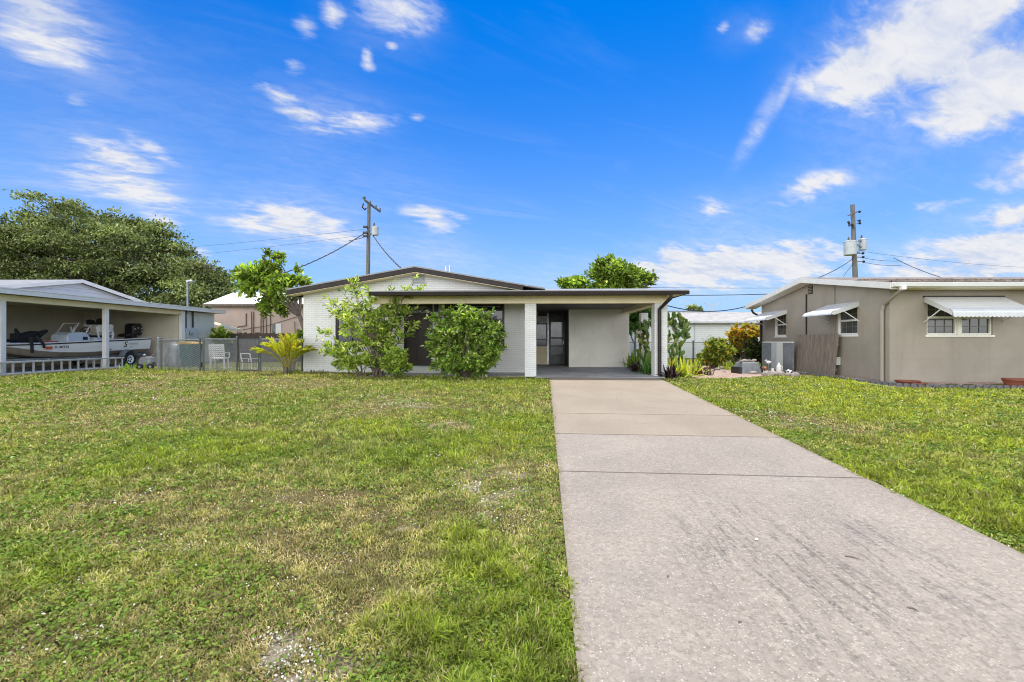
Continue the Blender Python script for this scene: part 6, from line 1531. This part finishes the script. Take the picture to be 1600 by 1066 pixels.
straps('flax_lily','low yellow green ground clump left of the grey tub',on_ground(1150,17.4),70,(.3,.5),(.035,.06),[(.30,.36,.05),(.20,.30,.04)],[3,3],rg,.6,spread=.3)
straps('flax_lily','low yellow green ground clump behind the grey tub',on_ground(1172,18.2),70,(.3,.55),(.035,.06),[(.30,.36,.05),(.20,.30,.04),(.36,.30,.05)],[3,3,1],rg,.6,spread=.3)
straps('weed_tuft','bright green weed tuft growing beside the trailer wheel',on_ground(208,18.2),60,(.15,.42),(.03,.055),[(.20,.34,.03),(.28,.38,.05)],[3,2],rg,.5,spread=.22)
straps('weed_tuft','low weed tuft under the chain link panel with the green bin',on_ground(280,17.4),70,(.12,.3),(.02,.04),[(.20,.30,.04),(.28,.34,.06)],[3,2],rg,.5,spread=.4)

def cactus(label,px,Y,hgt,rad,rg,npad=46):
    base=on_ground(px,Y); T=thing('prickly_pear','x' if not label else label,'cactus',base); V=[];FQ=[];CO=[]; dead=MB()
    def pad(p,d,ln,wd,col,dst=None):
        d=d.normalized(); s=d.cross(Vector((rg.normal(0,1),rg.normal(0,1),.1))).normalized(); n=s.cross(d); bb=MB(); n8,m6=12,8; rot=Matrix((s,n,d)).transposed()
        vs=[]
        for i in range(m6+1):
            th=math.pi*i/m6
            for k in range(n8):
                a=2*math.pi*k/n8; z=-math.cos(th); w=math.sin(th)*(1+.22*z); vs.append(p+rot@Vector((wd/2*w*math.cos(a),.028*w*math.sin(a),ln/2*(1+z))))
        o=len(V); V.extend([tuple(v) for v in vs])
        for i in range(m6):
            for k in range(n8): k2=(k+1)%n8; FQ.append((o+i*n8+k,o+i*n8+k2,o+(i+1)*n8+k2,o+(i+1)*n8+k))
        c=np.array(col)*rg.uniform(.75,1.25); CO.extend([c]*len(vs)); return p+d*ln*.92
    GR=[(.085,.155,.035),(.125,.20,.045),(.055,.10,.03),(.22,.28,.08)]
    def pick(z): 
        if z<.7*hgt and rg.random()<.07: return (.52,.46,.36)
        return GR[rg.integers(4)]
    ends=[]
    for k in range(4):
        p=Vector((rg.normal(0,.10),rg.normal(0,.10),0)); d=Vector((rg.normal(0,.2),rg.normal(0,.2),1))
        while p.z<hgt*rg.uniform(.72,.92):
            ln=rg.uniform(.30,.42); p=pad(p,d,ln,ln*.52,pick(p.z)); d=Vector((d.x*.6+rg.normal(0,.25),d.y*.6+rg.normal(0,.25),1)); ends.append((p.copy(),d.copy()))
            if abs(p.x)>rad: d.x=-p.x*.8
    for k in range(npad):
        p,d=ends[rg.integers(len(ends))]; dd=Vector((rg.normal(0,.75),rg.normal(0,.7),1.0)); ln=rg.uniform(.20,.32); q=pad(p-d.normalized()*.05,dd,ln,ln*.50,pick(p.z))
        if q.z<hgt*.93 and abs(q.x)<rad*1.1: ends.append((q,dd))
    link('pads',np_mesh('pads',np.array(V),np.array(FQ),None,np.array(CO)),M['succulent'],T)
    b=MB()
    for p,d in ends[-5:]: b.ball(p,.035,.035,.05,8,6)
    b.build('fruit',M['cream'],T,smooth=True)
rg=np.random.default_rng(33)
cactus('tall prickly pear cactus with flat oval pads right of the carport post',1054,15.9,2.15,.42,rg,105)
cactus('shorter prickly pear cactus standing between the two carport posts',1012,17.6,1.95,.36,rg,80)
# ------------------------------------------------------------------ shrubs of the mulch bed and beyond
rg=np.random.default_rng(55)
def bush_tips(px,py,rx,ry,Y,n,dz=.5): return [at(px+rx*math.sqrt(q)*math.cos(a),py-ry*math.sqrt(q)*math.sin(a),Y+rg.uniform(-dz,dz)) for a,q in zip(rg.uniform(0,6.283,n),rg.uniform(.2,1,n))]
stem_shrub('bougainvillea','orange and yellow leaved shrub on thin bare stems in front of the siding house',on_ground(1165,20.5),bush_tips(1150,521,16,13,20.5,20)+bush_tips(1172,515,15,11,20.6,18),[(.70,.32,.04),(.66,.46,.05),(.52,.50,.07),(.20,.29,.04),(.72,.48,.18)],[4,4,3,2.5,1.5],.11,62,rg,4,r=.02,start=.62,ratio=.55)
stem_shrub('croton_shrub','mounded green and yellow shrub at the left of the mulch bed',on_ground(1115,18.4),bush_tips(1113,551,16,17,18.4,34)+bush_tips(1132,545,16,12,18.8,18),[(.17,.25,.04),(.28,.34,.05),(.48,.45,.07),(.09,.13,.025),(.50,.33,.07)],[4,4,3,3,1],.13,60,rg,4,r=.018,start=.3,ratio=.42)
stem_shrub('dark_shrub','dark twiggy shrub in the corner against the taupe side wall',on_ground(1180,19.6),bush_tips(1180,543,14,14,19.6,26),[(.03,.055,.015),(.05,.08,.02),(.10,.12,.03)],[4,3,1.5],.10,50,rg,4,r=.02,start=.35,ratio=.4)
stem_shrub('dark_shrub','dark twiggy shrub along the fence left of the corner one',on_ground(1150,21.4),bush_tips(1148,545,18,9,21.4,22),[(.04,.065,.018),(.07,.10,.025),(.20,.18,.05)],[4,3,1.5],.10,34,rg,3,r=.018,start=.35,ratio=.4)
stem_shrub('bare_shrub','sparse pinkish twiggy shrub above the croton',on_ground(1112,21.8),bush_tips(1112,532,18,7,21.8,20),[(.38,.28,.24),(.30,.25,.18)],[3,2],.06,9,rg,4,r=.012,start=.5)
stem_shrub('leafy_shrub','light green shrub under the canvas hood before the dark fence',on_ground(347,24.3),bush_tips(345,522,14,10,24.3,26),[(.14,.22,.03),(.24,.30,.05),(.07,.12,.02)],[4,3,2],.14,60,rg,3,r=.02,start=.4,ratio=.5)
stem_shrub('leafy_shrub','green shrub hugging the left house corner above the fence',on_ground(458,17.4),bush_tips(468,528,8,12,17.2,14,.25),[(.16,.26,.03),(.26,.34,.05),(.09,.15,.02)],[4,3,2],.10,40,rg,3,r=.012,start=.4,ratio=.45)
# tufts along the foot of the house
for k,(px,Y,lb) in enumerate(((486,16.0,'grass tuft at the left foot of the white brick wall'),(545,15.2,'grass tuft under the low sprawling shrub'),(690,13.7,'grass tuft left of the round shrub foot'),(755,13.7,'grass tuft right of the round shrub foot'))): straps('weed_tuft',lb,on_ground(px,Y),40,(.10,.24),(.015,.03),[(.14,.22,.03),(.24,.28,.05),(.08,.14,.02)],[3,3,2],rg,.5,spread=.25)

# ------------------------------------------------------------------ groups of things of one kind
GROUPS={'chain_link_fence':'chain link fence panels around the yards','garden_chair':'white chairs behind the fence','terracotta_pot':'terracotta bowls along the taupe wall','power_line':'overhead wires',
 'utility_pole':'utility poles behind the houses','oak_tree':'dark trees behind the carport','almond_tree':'light green trees behind the brick house','flowering_shrub':'light green shrubs before the brick house',
 'bromeliad':'yellow strap leaved clumps by the carport post','cordyline':'purple plants by the carport','flax_lily':'green strap leaved clumps','weed_tuft':'weed tufts at the edges of the lawn','prickly_pear':'prickly pears by the carport','dark_shrub':'dark twiggy shrubs along the back fence','leafy_shrub':'green shrubs by the fences'}
for o in SC.objects:
    if o.parent is None and 'label' in o and 'group' not in o:
        k=o.name.split('.')[0]
        if k in GROUPS: o['group']=GROUPS[k]
